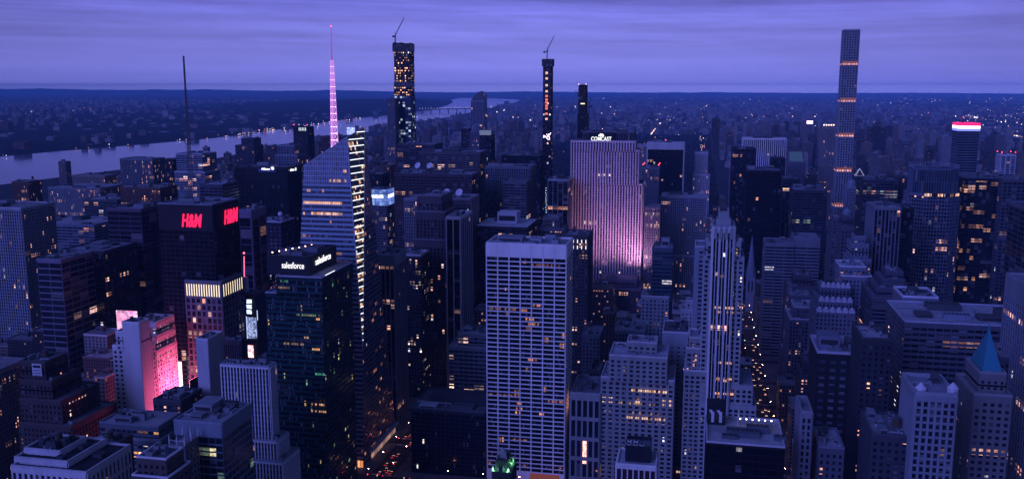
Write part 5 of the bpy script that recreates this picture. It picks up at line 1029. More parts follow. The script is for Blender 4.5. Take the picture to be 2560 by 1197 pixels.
# dark slab tower with two cranes
t_k = T('dark unfinished slab tower with small roof corner lights above the floodlit slab', [(1447, 1465, 213, 1620, 22), (1444, 1467, 285, 1616, 30)], curtain((.014, .013, .018), glass(lit=.004, run=.004, tint=(.005, .005, .008)), bay=3.5), units=0, roof=(.03, .03, .04), par=.6)
X0, X1, Y0, Y1, Z = t_k['top']
for x in (X0, X1): mb = MB(); mb.ball((x, Y0, Z+1.4), .6, emit((1, .5, .5), 6)); mb.build('beacon', t_k)
mb = MB(); p = at(1456, 260, Y0); mb.box(p.x-3, p.x+4, Y0-.6, Y0-.4, p.z-.5, p.z+1.2, emit((1, .8, .55), 2)); mb.build('work_light', t_k)
crane('crane leaning against the right side of the dark unfinished slab', 1472, 330, 270, 1479, 246, 1612, 1478, 264, at(1472, 352, 1612).z)
crane('short crane showing left behind the dark unfinished slab', 1446, 300, 238, 1437, 227, 1645, 1450, 236, at(1446, 330, 1645).z)
# curved top glass tower
t_o7 = thing('office_tower', 'blue glass tower with a curved stepped crown by the river', 'tower', (at(1193, 300, 1930).x, 1945, 0)); Y0 = 1930; xa, xb = at(1178, 280, Y0).x, at(1210, 280, Y0).x; zt = at(1190, 228, Y0).z; zl = at(1190, 252, Y0).z; g7 = glass(lit=.008, run=.01, tint=(.03, .045, .08), band=.2, bandcol=(.05, .07, .11), mull=.3, mullcol=(.16, .19, .26))
mb = MB(); n = 10; top = []
for k in range(n+1):
    u = k/n; x = xa+(xb-xa)*u; top.append((x, zl+(zt-zl)*(math.sin(math.pi*min(1, u/.95)*.5)**.7 if u < .72 else .98+.02*math.cos((u-.72)*5))))
for k in range(n):
    (x0, z0), (x1, z1) = top[k], top[k+1]; D = 30
    mb.face([(x0, Y0, 0), (x1, Y0, 0), (x1, Y0, z1), (x0, Y0, z0)], g7, [(k*1.2, 0), (k*1.2+1.2, 0), (k*1.2+1.2, z1/4), (k*1.2, z0/4)]); mb.face([(x1, Y0+D, 0), (x0, Y0+D, 0), (x0, Y0+D, z0-8), (x1, Y0+D, z1-8)], g7); mb.face([(x0, Y0, z0), (x1, Y0, z1), (x1, Y0+D, z1-8), (x0, Y0+D, z0-8)], g7)
mb.face([(xb, Y0, 0), (xb, Y0+30, 0), (xb, Y0+30, top[-1][1]-8), (xb, Y0, top[-1][1])], g7, [(0, 0), (10, 0), (10, 70), (0, 70)]); mb.face([(xa, Y0+30, 0), (xa, Y0, 0), (xa, Y0, zl), (xa, Y0+30, zl-8)], g7)
mb.build('glazing', t_o7); zb = at(1190, 252, Y0).z; mb = MB(); mb.box(xa-.5, xb+.5, Y0-.5, Y0-.05, zb-3, zb, wall((.3, .33, .4))); mb.build('belt', t_o7); FOOT.append((xa, xb, Y0, Y0+30))
mb = MB()
for k in range(9): x = xa+(xb-xa)*k/8; mb.box(x-.3, x+.3, Y0-.7, Y0-.06, 0, top[min(n, int(k*n/8))][1]-1, wall((.2, .23, .3)))
mb.build('fin', t_o7)
t_dm = T('tower with a ribbed dome crown in front of the curved top tower', [(1174, 1200, 330, 1790, 28), (1168, 1206, 372, 1786, 38)], masonry((.15, .15, .2), gl, bay=2.6), units=0, par=.4)
X0, X1, Y0, Y1, Z = t_dm['top']; mb = MB(); mb.ball(((X0+X1)/2, (Y0+Y1)/2, Z), (X1-X0)*.47, wall((.16, .18, .24)), 16, 10, 1.55); dmo = mb.build('dome', t_dm)
mb = MB()
for i in range(8):
    A = i*math.pi/4; r_ = (X1-X0)*.48; pts = [((X0+X1)/2+r_*math.cos(A)*math.cos(q*.26), (Y0+Y1)/2+r_*math.sin(A)*math.cos(q*.26), Z+1.55*r_*math.sin(q*.26)) for q in range(7)]
    for q in range(6): mb.tube(pts[q], pts[q+1], .4, wall((.4, .42, .5)), 4)
mb.build('rib', dmo)
T('black twin tower left of the dome crowned tower', [(1153, 1172, 324, 1850, 34)], curtain((.03, .035, .05), gq), units=1)
t_gl = T('black tower with a pale fluted crown right of the dome crowned tower', [(1199, 1227, 338, 1700, 34)], curtain((.02, .022, .03), gq), units=0, par=0)
X0, X1, Y0, Y1, Z = t_gl['top']; mb = MB()
for k in range(9): x = X0+(X1-X0)*(k+.5)/9; mb.frust(x, Y0+1, Z, Z+9, 1.4, 1.7, 6, emit((.30, .36, .62), .42)); 
mb.box(X0, X1, Y0+3, Y1, Z, Z+7, wall((.3, .32, .4))); mb.build('fluted_crown', t_gl)
# cathedral
t_ch = thing('cathedral', 'pale gothic cathedral spire rising before the big black tower', 'cathedral', (at(1881, 690, 1345).x, 1350, 0)); p = at(1881, 588, 1345); q = at(1881, 690, 1345); cs = wall((.34, .35, .42)); mb = MB()
mb.box(p.x-6, p.x+6, 1339, 1351, 0, q.z, cs); mb.build('tower', t_ch)
mb = MB(); mb.frust(p.x, 1345, q.z, p.z, 6.6, .15, 8, cs); sp2 = mb.build('spire', t_ch)
for i in range(8):
    A = i*math.pi/4+.39; mb = MB(); mb.frust(p.x+6.4*math.cos(A), 1345+6.4*math.sin(A), q.z-2, q.z+13, 1.0, .05, 5, cs); mb.build('pinnacle', t_ch)
mb = MB()
for i in (-1, 1): mb.box(p.x+i*2.4-.9, p.x+i*2.4+.9, 1338.6, 1338.95, q.z-22, q.z-6, wall((.02, .02, .03)))
mb.build('louvre_window', t_ch); mb = MB(); mb.prism([(p.x+6, 1341), (p.x+30, 1341), (p.x+30, 1349), (p.x+6, 1349)], 0, 28, cs); mb.build('nave', t_ch)
# eight sided tower
t_e = thing('office_tower', 'broad eight sided gridded tower with a glassy crown and one lit belt', 'tower', (at(2345, 430, 1040).x, 1035, 0)); xa, xb = at(2281, 430, 1015).x, at(2411, 430, 1015).x; ch = 12; Y0, D = 1010, 52
oct_ = [(xa+ch, Y0), (xb-ch, Y0), (xb, Y0+ch), (xb, Y0+D-ch), (xb-ch, Y0+D), (xa+ch, Y0+D), (xa, Y0+D-ch), (xa, Y0+ch)]; FOOT.append((xa, xb, Y0, Y0+D)); ze = at(2345, 486, Y0).z; zf = at(2345, 424, Y0).z
f8 = FS(bay=2.9, fh=3.9, pw=.75, bh=1.1, pd=.35, bd=.3, w=(.21, .21, .27), g=glass(lit=.025, run=.01, a=(1, .45, .3), tint=(.012, .015, .025)), top=2)
mf, mg = MB(), MB()
for i in range(8): facade(mf, mg, oct_[i], oct_[(i+1) % 8], 0, ze, f8, ph=i)
mg.face([(*p, ze) for p in oct_], roofing((.2, .2, .25))); mf.build('facade', t_e); mg.build('glazing', t_e)
cx, cyy = (xa+xb)/2, Y0+D/2; in8 = [(cx+(x-cx)*.88, cyy+(y-cyy)*.88) for x, y in oct_]; mf, mg = MB(), MB(); fc = FS(bay=2.6, fh=13, pw=.4, bh=.6, pd=.4, bd=.2, w=(.15, .19, .25), g=glass(lit=0, run=0, tint=(.035, .05, .075), blind=.2), top=1)
for i in range(8): facade(mf, mg, in8[i], in8[(i+1) % 8], ze, zf, fc, ph=i)
mg.face([(*p, zf-2) for p in in8], roofing((.12, .14, .2))); cr8 = mf.build('crown', t_e); mg.build('crown_glazing', cr8)
mb = MB()
for i in range(8):
    a, b = in8[i], in8[(i+1) % 8]
    for k in range(8): u = k/8; mb.tube((a[0]+(b[0]-a[0])*u, a[1]+(b[1]-a[1])*u, zf), (a[0]+(b[0]-a[0])*u, a[1]+(b[1]-a[1])*u, zf+3.2), .3, wall((.28, .34, .42)), 4)
ring(mb, in8, zf+3.1, zf+3.7, .3, .5, wall((.28, .34, .42))); mb.build('crown_fin', cr8); mb = MB(); bl = glass(lit=.6, run=.2, a=(1, .40, .22), b=(1, .6, .4), strength=1.6)
mb.wallq((oct_[0][0], Y0-.5), (oct_[1][0], Y0-.5), ze-2.2, ze+.6, bl, 0, 22, 0, 1); mb.wallq((oct_[1][0]+.35, Y0-.35), (oct_[2][0]+.35, oct_[2][1]-.35), ze-2.2, ze+.6, bl, 30, 35, 0, 1); mb.build('lit_belt', t_e)
# tower with red white and blue lit top
t_3 = T('banded glass tower with a red, white and blue lit top and a thin mast', [(2397, 2449, 326, 2000, 46)], FS(bay=20, fh=5.2, pw=.3, bh=1.6, pd=.2, bd=.3, w=(.18, .21, .27), g=glass(lit=.004, run=.003, tint=(.01, .012, .02), blind=.02), top=1), units=0, roof=(.1, .1, .1), par=0)
X0, X1, Y0, Y1, Z = t_3['top']; zz = [at(2420, y, Y0).z for y in (308, 315, 322, 328)]
for k, (c, s_) in enumerate((((1, .02, .18), 1.3), ((1, .95, 1), 2.0), ((.25, .3, 1), 1.2))):
    mb = MB(); mb.box(X0-1, X1+1, Y0-1, Y1+1, zz[k+1]+.05, zz[k]-.05, emit(c, s_)); mb.build('light_band', t_3)
mb = MB(); p = at(2409, 278, Y0+20); mb.tube((p.x, Y0+20, zz[0]), (p.x, Y0+20, p.z), 1.3, wall((.12, .05, .08)), 6, r2=.5); mb.build('mast', t_3); mb = MB(); mb.ball((p.x, Y0+19, (zz[0]+p.z)/2), .9, emit((1, .1, .1), 4)); mb.build('beacon', t_3)
# black tower with a green floodlit gothic crown, bottom centre
t_q = T('small black gothic tower with a green floodlit crown before the white slab', [(1240, 1266, 1150, 530, 12), (1231, 1276, 1180, 527, 18)], masonry((.05, .045, .04), gq), units=0, par=.5, roof=(.05, .06, .05))
X0, X1, Y0, Y1, Z = t_q['top']; mx, my = (X0+X1)/2, (Y0+Y1)/2; gc = wall((.42, .40, .34)); zl = at(1253, 1180, 527).z
mb = MB(); mb.box(mx-2.3, mx+2.3, my-2.3, my+2.3, Z, Z+3.4, gc); mb.frust(mx, my, Z+3.4, Z+5.6, 2.6, .6, 8, gc); mb.build('crown_house', t_q)
for (dx, dy, z_, h_) in [(sx_*2.9, sy_*4.6, Z, 3.4) for sx_ in (-1, 1) for sy_ in (-1, 1)]+[(sx_*5, sy_*7.5, zl, 4.6) for sx_ in (-1, 1) for sy_ in (-1, 1)]+[(sx_*1.6, -7.6, zl, 3.4) for sx_ in (-1, 1)]:
    mb = MB(); mb.box(mx+dx-.45, mx+dx+.45, my+dy-.45, my+dy+.45, z_, z_+h_*.6, gc); mb.frust(mx+dx, my+dy, z_+h_*.6, z_+h_, .6, .02, 6, gc); mb.build('pinnacle', t_q)
for sx_, sy_ in ((-1, -1), (1, -1), (-1, 1), (1, 1)):
    l = bpy.data.lights.new('crown_lamp', 'POINT'); l.energy = 900; l.color = (.25, 1, .45); l.shadow_soft_size = .3; o = bpy.data.objects.new('crown_lamp', l); COL.objects.link(o); o.location = (mx+sx_*4.4, my+sy_*6.4-2.0, zl+1.2)
    mb = MB(); mb.ball((mx+sx_*4.4, my+sy_*6.4-1.6, zl+.5), .28, emit((.3, 1, .6), 9), 6, 4); mb.build('crown_lamp', t_q)
# ------------------------------------------------------------------ the city between and beyond the towers
def project(p):
    d = Vector(p)-Vector((0, 0, CAMZ)); z = d.dot(FWD)
    if z < 1: return None
    return 1280+F*d.dot(RGT)/z, 598.5-F*d.dot(UPV)/z, z
bpy.context.view_layer.update(); DG = bpy.context.evaluated_depsgraph_get()
def seen(p, tol=6):
    o = Vector((0, 0, CAMZ)); d = Vector(p)-o; L = d.length
    hit, loc, *_ = sc.ray_cast(DG, o, d.normalized(), distance=L-tol)
    return not hit
PAL = {'brown': ((.10, .07, .065), (.15, .11, .10)), 'grey': ((.17, .17, .18), (.25, .25, .27)), 'pale': ((.34, .34, .35), (.44, .43, .43)), 'tan': ((.22, .18, .15), (.28, .24, .20)), 'dark': ((.04, .04, .045), (.08, .08, .09))}
NAMES = list(PAL)
RO = {'dark': (.10, .10, .11), 'grey': (.28, .28, .31), 'pale': (.46, .46, .52)}
cand = []
def clash(x0, x1, y0, y1): return any(x0 < q[1] and x1 > q[0] and y0 < q[3] and y1 > q[2] for q in FOOT)
rf = random.Random(21)
ax_ = sorted(AVE.values())
ax_ = [-1850]+ax_
for i in range(len(ax_)-1):
    for s in range(36, 59):
        xa, xb = ax_[i]+13, ax_[i+1]-13
        ya, yb = ST(s)+9, ST(s+1)-9
        if ax_[i] == -252 and 36 < s < 42: continue
        if ax_[i] == -495 and s < 42 and s > 38: xb = -315
        for (r0, r1) in ((ya, (ya+yb)/2-1), ((ya+yb)/2+1, yb)):
            x = xa
            while x < xb-8:
                w_ = rf.uniform(12, 34); x1 = min(xb, x+w_)
                tall = rf.random()
                h = rf.uniform(14, 34) if tall < .5 else rf.uniform(30, 58) if tall < .93 else rf.uniform(58, 84)
                if s < 42: h = min(h, 42)
                if s > 50: h *= 1.25
                if x < -1050: h *= .62
                if not clash(x, x1, r0, r1): cand.append((x, x1, r0+rf.uniform(0, 1), r1-rf.uniform(0, 4), h))
                x = x1+.25
vis = []
for c in cand:
    x0, x1, y0, y1, h = c
    pr = [project(p) for p in ((x0, y0, h), (x1, y0, h), (x0, y1, h), (x1, y1, h), (x0, y0, 0), (x1, y0, 0))]
    if any(p is None for p in pr): continue
    us, vs = [p[0] for p in pr], [p[1] for p in pr]
    if max(us) < -60 or min(us) > 2620 or min(vs) > 1215: continue
    pts = [((x0+x1)/2, y0, h), ((x0+x1)/2, (y0+y1)/2, h+.2), (x0, y0, h), (x1, y0, h), (x0, y1, h), (x1, y1, h), ((x0+x1)/2, y0, h*.6), (x0, (y0+y1)/2, h*.7), (x1, (y0+y1)/2, h*.7)]
    k = sum(seen(p) for p in pts)
    if k: vis.append(((max(us)-min(us))*(max(vs)-min(vs))*k/9, c))
vis.sort(key=lambda t: -t[0])
NICK = [('seven bays of dark ribbon', 'white seven bay slab'), ('slender limestone art deco', 'art deco tower'), ('crystal glass tower', 'crystal glass tower'), ('dark green glass tower', 'green glass tower'), ('wide floodlit', 'floodlit slab'), ('pencil tower with a grid', 'pencil tower'), ('broad tiered limestone', 'tiered limestone block'),
        ('magenta light', 'magenta lit building'), ('white limestone setback', 'white setback tower'), ('red lettered signs', 'red lettered tower'), ('lit white sign along', 'sign topped dark slab'), ('vertical fins', 'finned pale slab'), ('black glass block with boxy', 'low black glass block'), ('white edged roof', 'white edged black block'), ('eight sided gridded', 'eight sided tower'),
        ('tall slotted crown', 'slotted crown tower'), ('very wide office', 'wide pale roofed block'), ('scalloped', 'scalloped terrace tower'), ('cathedral spire rising', 'cathedral spire'), ('broad black office', 'broad black tower'), ('carrying two white satellite dishes in', 'ribbed dish tower'), ('grey grid tower with a rec', 'grey grid tower'), ('broad pale flat roof and white', 'flat roofed dark block'), ('crown stripes', 'glowing crown stripe tower'),
        ('glowing blue gridded', 'blue topped tower'), ('brown stepped brick', 'brown stepped tower'), ('white travertine', 'travertine framed slab'), ('black twin tower', 'dome crowned tower'), ('far left', 'far left office block'), ('hotel with bluish', 'blue windowed hotel'), ('banded office block with a rounded', 'pale banded block'), ('cyan copper', 'cyan pyramid tower'), ('beige apartment', 'beige lit crown tower'), ('black tower with five', 'five slot river tower'), ('twin topped', 'twin topped river tower')]
nick = []
for o in bpy.data.objects:
    if o.parent is None and 'label' in o and o.get('category') in ('tower', 'cathedral'):
        for key, nn in NICK:
            if key in o['label']: nick.append((nn, o.location.x, o.location.y)); break
def near(x, y):
    nn, a, b = min(nick, key=lambda t: (t[1]-x)**2+(t[2]-y)**2*1.3)
    dx, dy = x-a, y-b
    rel = 'behind' if dy > abs(dx) else 'in front of' if -dy > abs(dx) else ('right of' if dx > 0 else 'left of')
    return f'{rel} the {nn}'
used = set()
def block(c, i, name='midrise_building'):
    x0, x1, y0, y1, h = c; pal = rf.choice(NAMES); ron = rf.choice(list(RO)); g = rf.random()
    mat = blockwall(PAL[pal][0], PAL[pal][1], lit=.035 if g < .7 else .09, strength=rf.choice((.7, 1.0)), bay=rf.choice((2.8, 3.4, 4.2)), fh=rf.choice((3.3, 3.7)), island=False)
    ht = h; mb = MB(); po = rect(x0, x1, y0, y1); cxx, cyy_ = (x0+x1)/2, (y0+y1)/2
    lab = ['squat', 'low', 'tall'][(h > 24)+(h > 44)]+f' {pal} loft, {ron} roof, '+near(cxx, cyy_)
    # body with walls only, trim ring and flat roof
    for e in range(4):
        a, b = po[e], po[(e+1) % 4]; mb.wallq(a, b, 0, h, mat)
    rm_ = roofing(RO[ron]); mb.face([(*p, h) for p in po], rm_)
    r = mb.build(name, None, origin=(cxx, cyy_, 0)); r['category'] = 'building'
    mp = MB(); ring(mp, po, h-.6, h+.9, .25, .55, wall(tuple(min(.6, v*1.25+.03) for v in PAL[pal][1]))); mp.build('parapet', r)
    w_, d_ = x1-x0, y1-y0; extra = ''
    q = wall((.22, .22, .25) if rf.random() < .6 else (.4, .4, .46))
    unit(r, x0+w_*rf.uniform(.25, .7), y0+d_*rf.uniform(.4, .75), h, min(7, w_*.35), min(7, d_*.35), rf.uniform(2.5, 5), q, 'stair_bulkhead', 1)
    if rf.random() < .45: tank(r, x0+w_*rf.uniform(.2, .8), y0+d_*.2, h, 1.8, 3.4); extra = ' and a water tank'
    if rf.random() < .5: unit(r, x0+w_*rf.uniform(.2, .8), y1-d_*.15, h, 3, 2.4, 1.6, q, 'cooling_unit', 0)
    if extra: lab = lab.replace(' roof, ', ' roof with water tank, ', 1)
    r['label'] = lab; r['group'] = 'low blocks between the towers'
    return r
NMID = 290
for i, (a_, c) in enumerate(vis[:NMID]): block(c, i)
# --- far city: the largest far blocks stand alone, the rest reads as one mass
far = []
def scatter(n, X, Y, hs, ws, skip=None, tallp=.06, tallh=(60, 120)):
    for _ in range(n):
        x, y = rf.uniform(*X), rf.uniform(*Y)
        if skip and skip(x, y): continue
        h = rf.uniform(*hs) if rf.random() > tallp else rf.uniform(*tallh); ww = rf.uniform(*ws); far.append((x, x+ww, y, y+rf.uniform(.6, 1.2)*ww, h))
nn_ = lambda x, y: clash(x-2, x+40, y-2, y+40)
inpark = lambda x, y: -775 < x < 60 and 2040 < y < 6160
scatter(900, (75, 1500), (2060, 6200), (22, 60), (18, 40), nn_, .22, (65, 130))
scatter(700, (-1820, -790), (2060, 6200), (22, 55), (18, 40), nn_, .16, (60, 115))
scatter(1500, (-2500, 1800), (6200, 11500), (14, 42), (20, 50), None, .06, (50, 85))
eb = lambda x, y: x < -2350-(y-9000)*.16
scatter(3600, (-3600, 3200), (11000, 20000), (10, 30), (25, 80), eb, .05, (45, 75))
scatter(4200, (1500, 9000), (1900, 16000), (9, 30), (22, 60), None, .04, (40, 80))
scatter(900, (-3000, 16000), (18000, 34000), (8, 26), (40, 130), eb, .05, (40, 80))
nj = lambda x, y: True if (project((x, y, 0)) is None) else False
def njskip(x, y):
    p = project((x, y, 0))
    if p is None: return True
    u = p[0]; bank = 346-(u-530)*.132 if u > 530 else 346+(530-u)*.086
    return p[1] > bank-3 or u > 1095
scatter(3600, (-14000, -3050), (1500, 20000), (12, 52), (20, 70), njskip, .05, (50, 85))
infar = []
for c in far:
    x0, x1, y0, y1, h = c; p = project((x0, y0, h)); q = project((x1, y0, 0))
    if p is None or q is None or q[0] < -80 or p[0] > 2640: continue
    infar.append((abs(q[0]-p[0])*abs(q[1]-p[1]), c))
infar.sort(key=lambda t: -t[0])
solo, rest = [], []
for a_, c in infar:
    x0, x1, y0, y1, h = c
    if len(solo) < 280 and a_ > 60 and (seen(((x0+x1)/2, y0, h)) or seen(((x0+x1)/2, y0, h*.6))) and inpark(x0, y0) is False: solo.append(c)
    else: rest.append(c)
for (x0, x1, y0, y1, h) in solo:
    pal = rf.choice(NAMES); po = rect(x0, x1, y0, y1); mb = MB()
    mat = blockwall(PAL[pal][0], PAL[pal][1], lit=.05, strength=.8, bay=3.6, fh=3.4, island=False); mb.prism(po, 0, h, mat, roofing(RO[rf.choice(list(RO))]))
    w_ = x1-x0; mb.box(x0+w_*.3, x0+w_*.65, y0+3, y0+w_*.45, h, h+rf.uniform(3, 7), wall(PAL[pal][1]), bottom=False)
    r = mb.build('apartment_block', None, origin=((x0+x1)/2, (y0+y1)/2, 0)); side = 'right of the dark park' if x0 > 60 else 'left of the dark park, short of the river'
    if y0 > 6200 or x0 > 1500: side = 'in the far haze beyond the park'
    if x0 < -3000: side = 'on the far bank of the river'
    r['label'] = f'distant {"tall" if h > 60 else "low"} {pal} apartment block {side}'; r['category'] = 'building'; r['group'] = 'apartment blocks in the blue distance'
mb = MB(); fm = [blockwall((.08, .08, .09), (.44, .44, .46), lit=.04, strength=.9, bay=4.5, fh=4), blockwall((.14, .12, .12), (.6, .6, .62), lit=.06, strength=.9, bay=4, fh=4)]
rm3 = [roofing((.16, .16, .18)), roofing((.36, .36, .42))]
for c in rest+[c for _, c in vis[NMID:]]:
    x0, x1, y0, y1, h = c; mb.prism(rect(x0, x1, y0, y1), 0, h, rf.choice(fm), rf.choice(rm3))
    if h > 40 and rf.random() < .6: w_ = x1-x0; mb.box(x0+w_*.3, x0+w_*.7, y0+w_*.25, y0+w_*.5, h, h+4, rm3[0], bottom=False)
o = mb.build('distant_city'); o['kind'] = 'stuff'; o['label'] = 'countless small blocks of the far city fading into blue haze'
# far landmarks
def far_tower(label, px0, px1, py, Y, D=30, shape='box', col=(.2, .2, .24)):
    a, b = at(px0, py, Y), at(px1, py, Y); mb = MB(); mat = blockwall(col, col, lit=.04, strength=.8, island=False); mb.prism(rect(a.x, b.x, Y, Y+D), 0, a.z, mat, roofing((.3, .3, .35)))
    w_ = b.x-a.x
    if shape == 'spire': mb.box(a.x+w_*.3, a.x+w_*.7, Y+4, Y+D-4, a.z, a.z+w_*.5, mat); mb.frust((a.x+b.x)/2, Y+D/2, a.z+w_*.5, a.z+w_*1.0, w_*.22, .2, 6, wall((.2, .22, .28)))
    else: mb.box(a.x+w_*.3, a.x+w_*.7, Y+4, Y+D-4, a.z, a.z+5, wall(col))
    r = mb.build('apartment_tower', None, origin=((a.x+b.x)/2, Y+D/2, 0)); r['label'] = label; r['category'] = 'tower'
far_tower('far grey church like tower by the river under the low bridge', 1144, 1154, 288, 7600, 40, 'spire')
far_tower('broad far block beside the church like river tower', 1128, 1164, 299, 7700, 50)
far_tower('dark far apartment tower at the river bend', 1068, 1078, 310, 6200)
far_tower('second dark slim apartment tower right of the river bend', 1104, 1111, 302, 6600)
far_tower('dark apartment tower in the haze right of the avenue canyon', 1780, 1800, 297, 4200, 40, 'box', (.05, .05, .06))
far_tower('pale far block with a notched top left of the tricolour tower', 2354, 2380, 340, 3400, 40, 'box', (.4, .4, .46))
far_tower('dark stepped tower with corner lights left of the tricolour tower', 2318, 2332, 372, 2600, 30, 'box', (.06, .06, .07))
far_tower('dark broad apartment pair right of the pencil tower', 2172, 2216, 318, 3600, 40, 'box', (.05, .05, .065))
far_tower('pale slab in the haze beside the dark broad apartment pair', 2182, 2200, 384, 2200, 30, 'box', (.34, .34, .4))
far_tower('grey stepped tower in the middle of the right hand haze', 2240, 2262, 360, 2900, 30, 'spire')
far_tower('light apartment slab among the right hand rooftops', 2295, 2312, 334, 3300, 30, 'box', (.36, .36, .42))
# park
mb = MB(); tm = [wall((.055, .04, .042), .95, .05, .6), wall((.035, .03, .034), .95, .05, .6), wall((.07, .052, .05), .95, .05, .6)]
for _ in range(5200):
    x, y = rf.uniform(-765, 55), rf.uniform(2065, 6140)
    if ((x+330)/300)**2+((y-4700)/330)**2 < 1: continue
    if noise.noise(Vector((x/160, y/160, 0))) > .33: continue
    r_ = rf.uniform(4, 8); h = rf.uniform(9, 17); m_ = rf.choice(tm)
    ps = [(x+r_*rf.uniform(.6, 1.1)*math.cos(k*1.2566), y+r_*rf.uniform(.6, 1.1)*math.sin(k*1.2566), h*rf.uniform(.3, .65)) for k in range(5)]; tp = (x+rf.uniform(-2, 2), y+rf.uniform(-2, 2), h)
    for k in range(5): mb.face([ps[k], ps[(k+1) % 5], tp], m_)
    mb.tube((x, y, 0), (x, y, h*.5), .35, m_, 3)
o = mb.build('park_trees'); o['kind'] = 'stuff'; o['label'] = 'dark leafless mass of trees in the great park'
mb = MB(); mb.face([(-768, 2056, .05), (58, 2056, .05), (58, 6150, .05), (-768, 6150, .05)], wall((.045, .045, .04), .95, .05, .6)); struct('park_ground', mb)
mb = MB(); mb.face([(-330+270*math.cos(k*math.pi/12), 4700+300*math.sin(k*math.pi/12), .4) for k in range(24)], wmt); struct('reservoir', mb)
# bridge over the far river
A, B2 = ground(1048, 281), ground(1232, 278); br = thing('bridge', 'long low bridge strung with lamps across the far river', 'bridge', ((A.x+B2.x)/2, (A.y+B2.y)/2, 0)); d = (B2-A); n = 26
mb = MB(); nrm = Vector((-d.y, d.x, 0)).normalized()*13
mb.face([tuple(A+nrm+Vector((0, 0, 40))), tuple(A-nrm+Vector((0, 0, 40))), tuple(B2-nrm+Vector((0, 0, 40))), tuple(B2+nrm+Vector((0, 0, 40)))][::-1], asph)
for s_ in (1, -1): mb.face([tuple(A+nrm*s_+Vector((0, 0, 31))), tuple(B2+nrm*s_+Vector((0, 0, 31))), tuple(B2+nrm*s_+Vector((0, 0, 43))), tuple(A+nrm*s_+Vector((0, 0, 43)))], wall((.06, .06, .07)))
mb.build('deck', br)
for k in range(1, n, 3): p = A.lerp(B2, k/n); mb = MB(); mb.tube((p.x, p.y, 0), (p.x, p.y, 31), 8, wall((.1, .1, .11)), 6); mb.build('pier', br)
for k in range(n+1): p = A.lerp(B2, k/n); mb = MB(); mb.ball((p.x-nrm.x, p.y-nrm.y, 48), 4.0, emit((.75, .7, 1), 1.6), 5, 3); mb.build('lamp', br)
# far lights: uncounted sparks of lamps and windows
mb = MB(); LM = [emit((1, .50, .36), 2.6), emit((1, .78, .78), 3.2), emit((.70, .75, 1), 2.4), emit((1, .2, .45), 1.6), emit((1, .42, .2), 1.5)]
def spark(x, y, z, r_): mb.frust(x, y, z-r_, z+r_, r_, r_, 4, rf.choices(LM, (4, 5, 3, .7, 2))[0], True, rf.random())
def sparkpx(u, v, r_px, z=14):
    p = ground(u, v, z); spark(p.x, p.y, z, r_px*p.length/F)
for _ in range(950): sparkpx(rf.uniform(1290, 2560), 245+abs(rf.gauss(0, 1))*62, .22+.5*rf.random()**2.2)
for (u, v, s_, n_) in ((1675, 290, 22, 14), (1570, 285, 22, 16), (1500, 268, 40, 16), (1880, 293, 26, 14), (2020, 290, 60, 20), (1960, 330, 50, 16), (2300, 318, 60, 22), (2440, 292, 30, 16), (2520, 304, 35, 22), (1750, 265, 40, 12), (1310, 300, 26, 14), (1260, 275, 24, 8), (2480, 340, 50, 18)):
    for _ in range(n_): sparkpx(rf.gauss(u, s_), rf.gauss(v, 6), rf.uniform(.35, 1.1))
for k in range(34): u = k/33; sparkpx(1628+27*u+rf.uniform(-1, 1), 335-33*u, rf.uniform(.7, 1.3), 8)
for k in range(20): u = k/19; sparkpx(2425+30*u, 290+8*u+rf.uniform(-1, 1), rf.uniform(.5, 1.2), 8)
for k in range(22): u = k/21; sparkpx(2510+60*u, 335+10*u+rf.uniform(-1, 1), rf.uniform(.5, 1.1), 8)
for _ in range(60):
    u = rf.choice((rf.gauss(640, 60), rf.gauss(840, 50), rf.uniform(-20, 900))); sparkpx(u, (346-(u-530)*.132 if u > 530 else 346+(530-u)*.086)-abs(rf.gauss(0, 4)), rf.uniform(.3, .8), 8)
for _ in range(45): sparkpx(rf.gauss(650, 28), rf.gauss(322, 4), rf.uniform(.3, .8), 8)
for _ in range(120): sparkpx(rf.uniform(0, 1060), rf.uniform(262, 330), rf.uniform(.3, .7), 8)
for k in range(40): u = rf.random(); sparkpx(1752+rf.uniform(-4, 9), 345+u*u*120, rf.uniform(.5, 1.3), 5)
o = mb.build('distant_lights'); o['kind'] = 'stuff'; o['label'] = 'sparks of street lamps and windows over the far city'
def lit_sign(label, u0, v0, u1, v1, Y, m_):
    a, b = at(u0, v0, Y), at(u1, v1, Y); r = thing('lit_sign', label, 'sign', ((a.x+b.x)/2, Y, 0)); mb = MB(); mb.box(a.x, b.x, Y, Y+2, b.z, a.z, m_, wall((.05, .05, .06))); mb.build('panel', r); mb = MB(); mb.box(a.x, b.x, Y+2.1, Y+26, 0, max(2, b.z+1), blockwall(PAL['grey'][0], PAL['grey'][1], island=False)); mb.build('base_building', r)
lit_sign('white pink glowing sign on a roof in the far city left of the pencil tower', 2017, 302, 2032, 310, 4800, emit((1, .75, .95), 2.4))
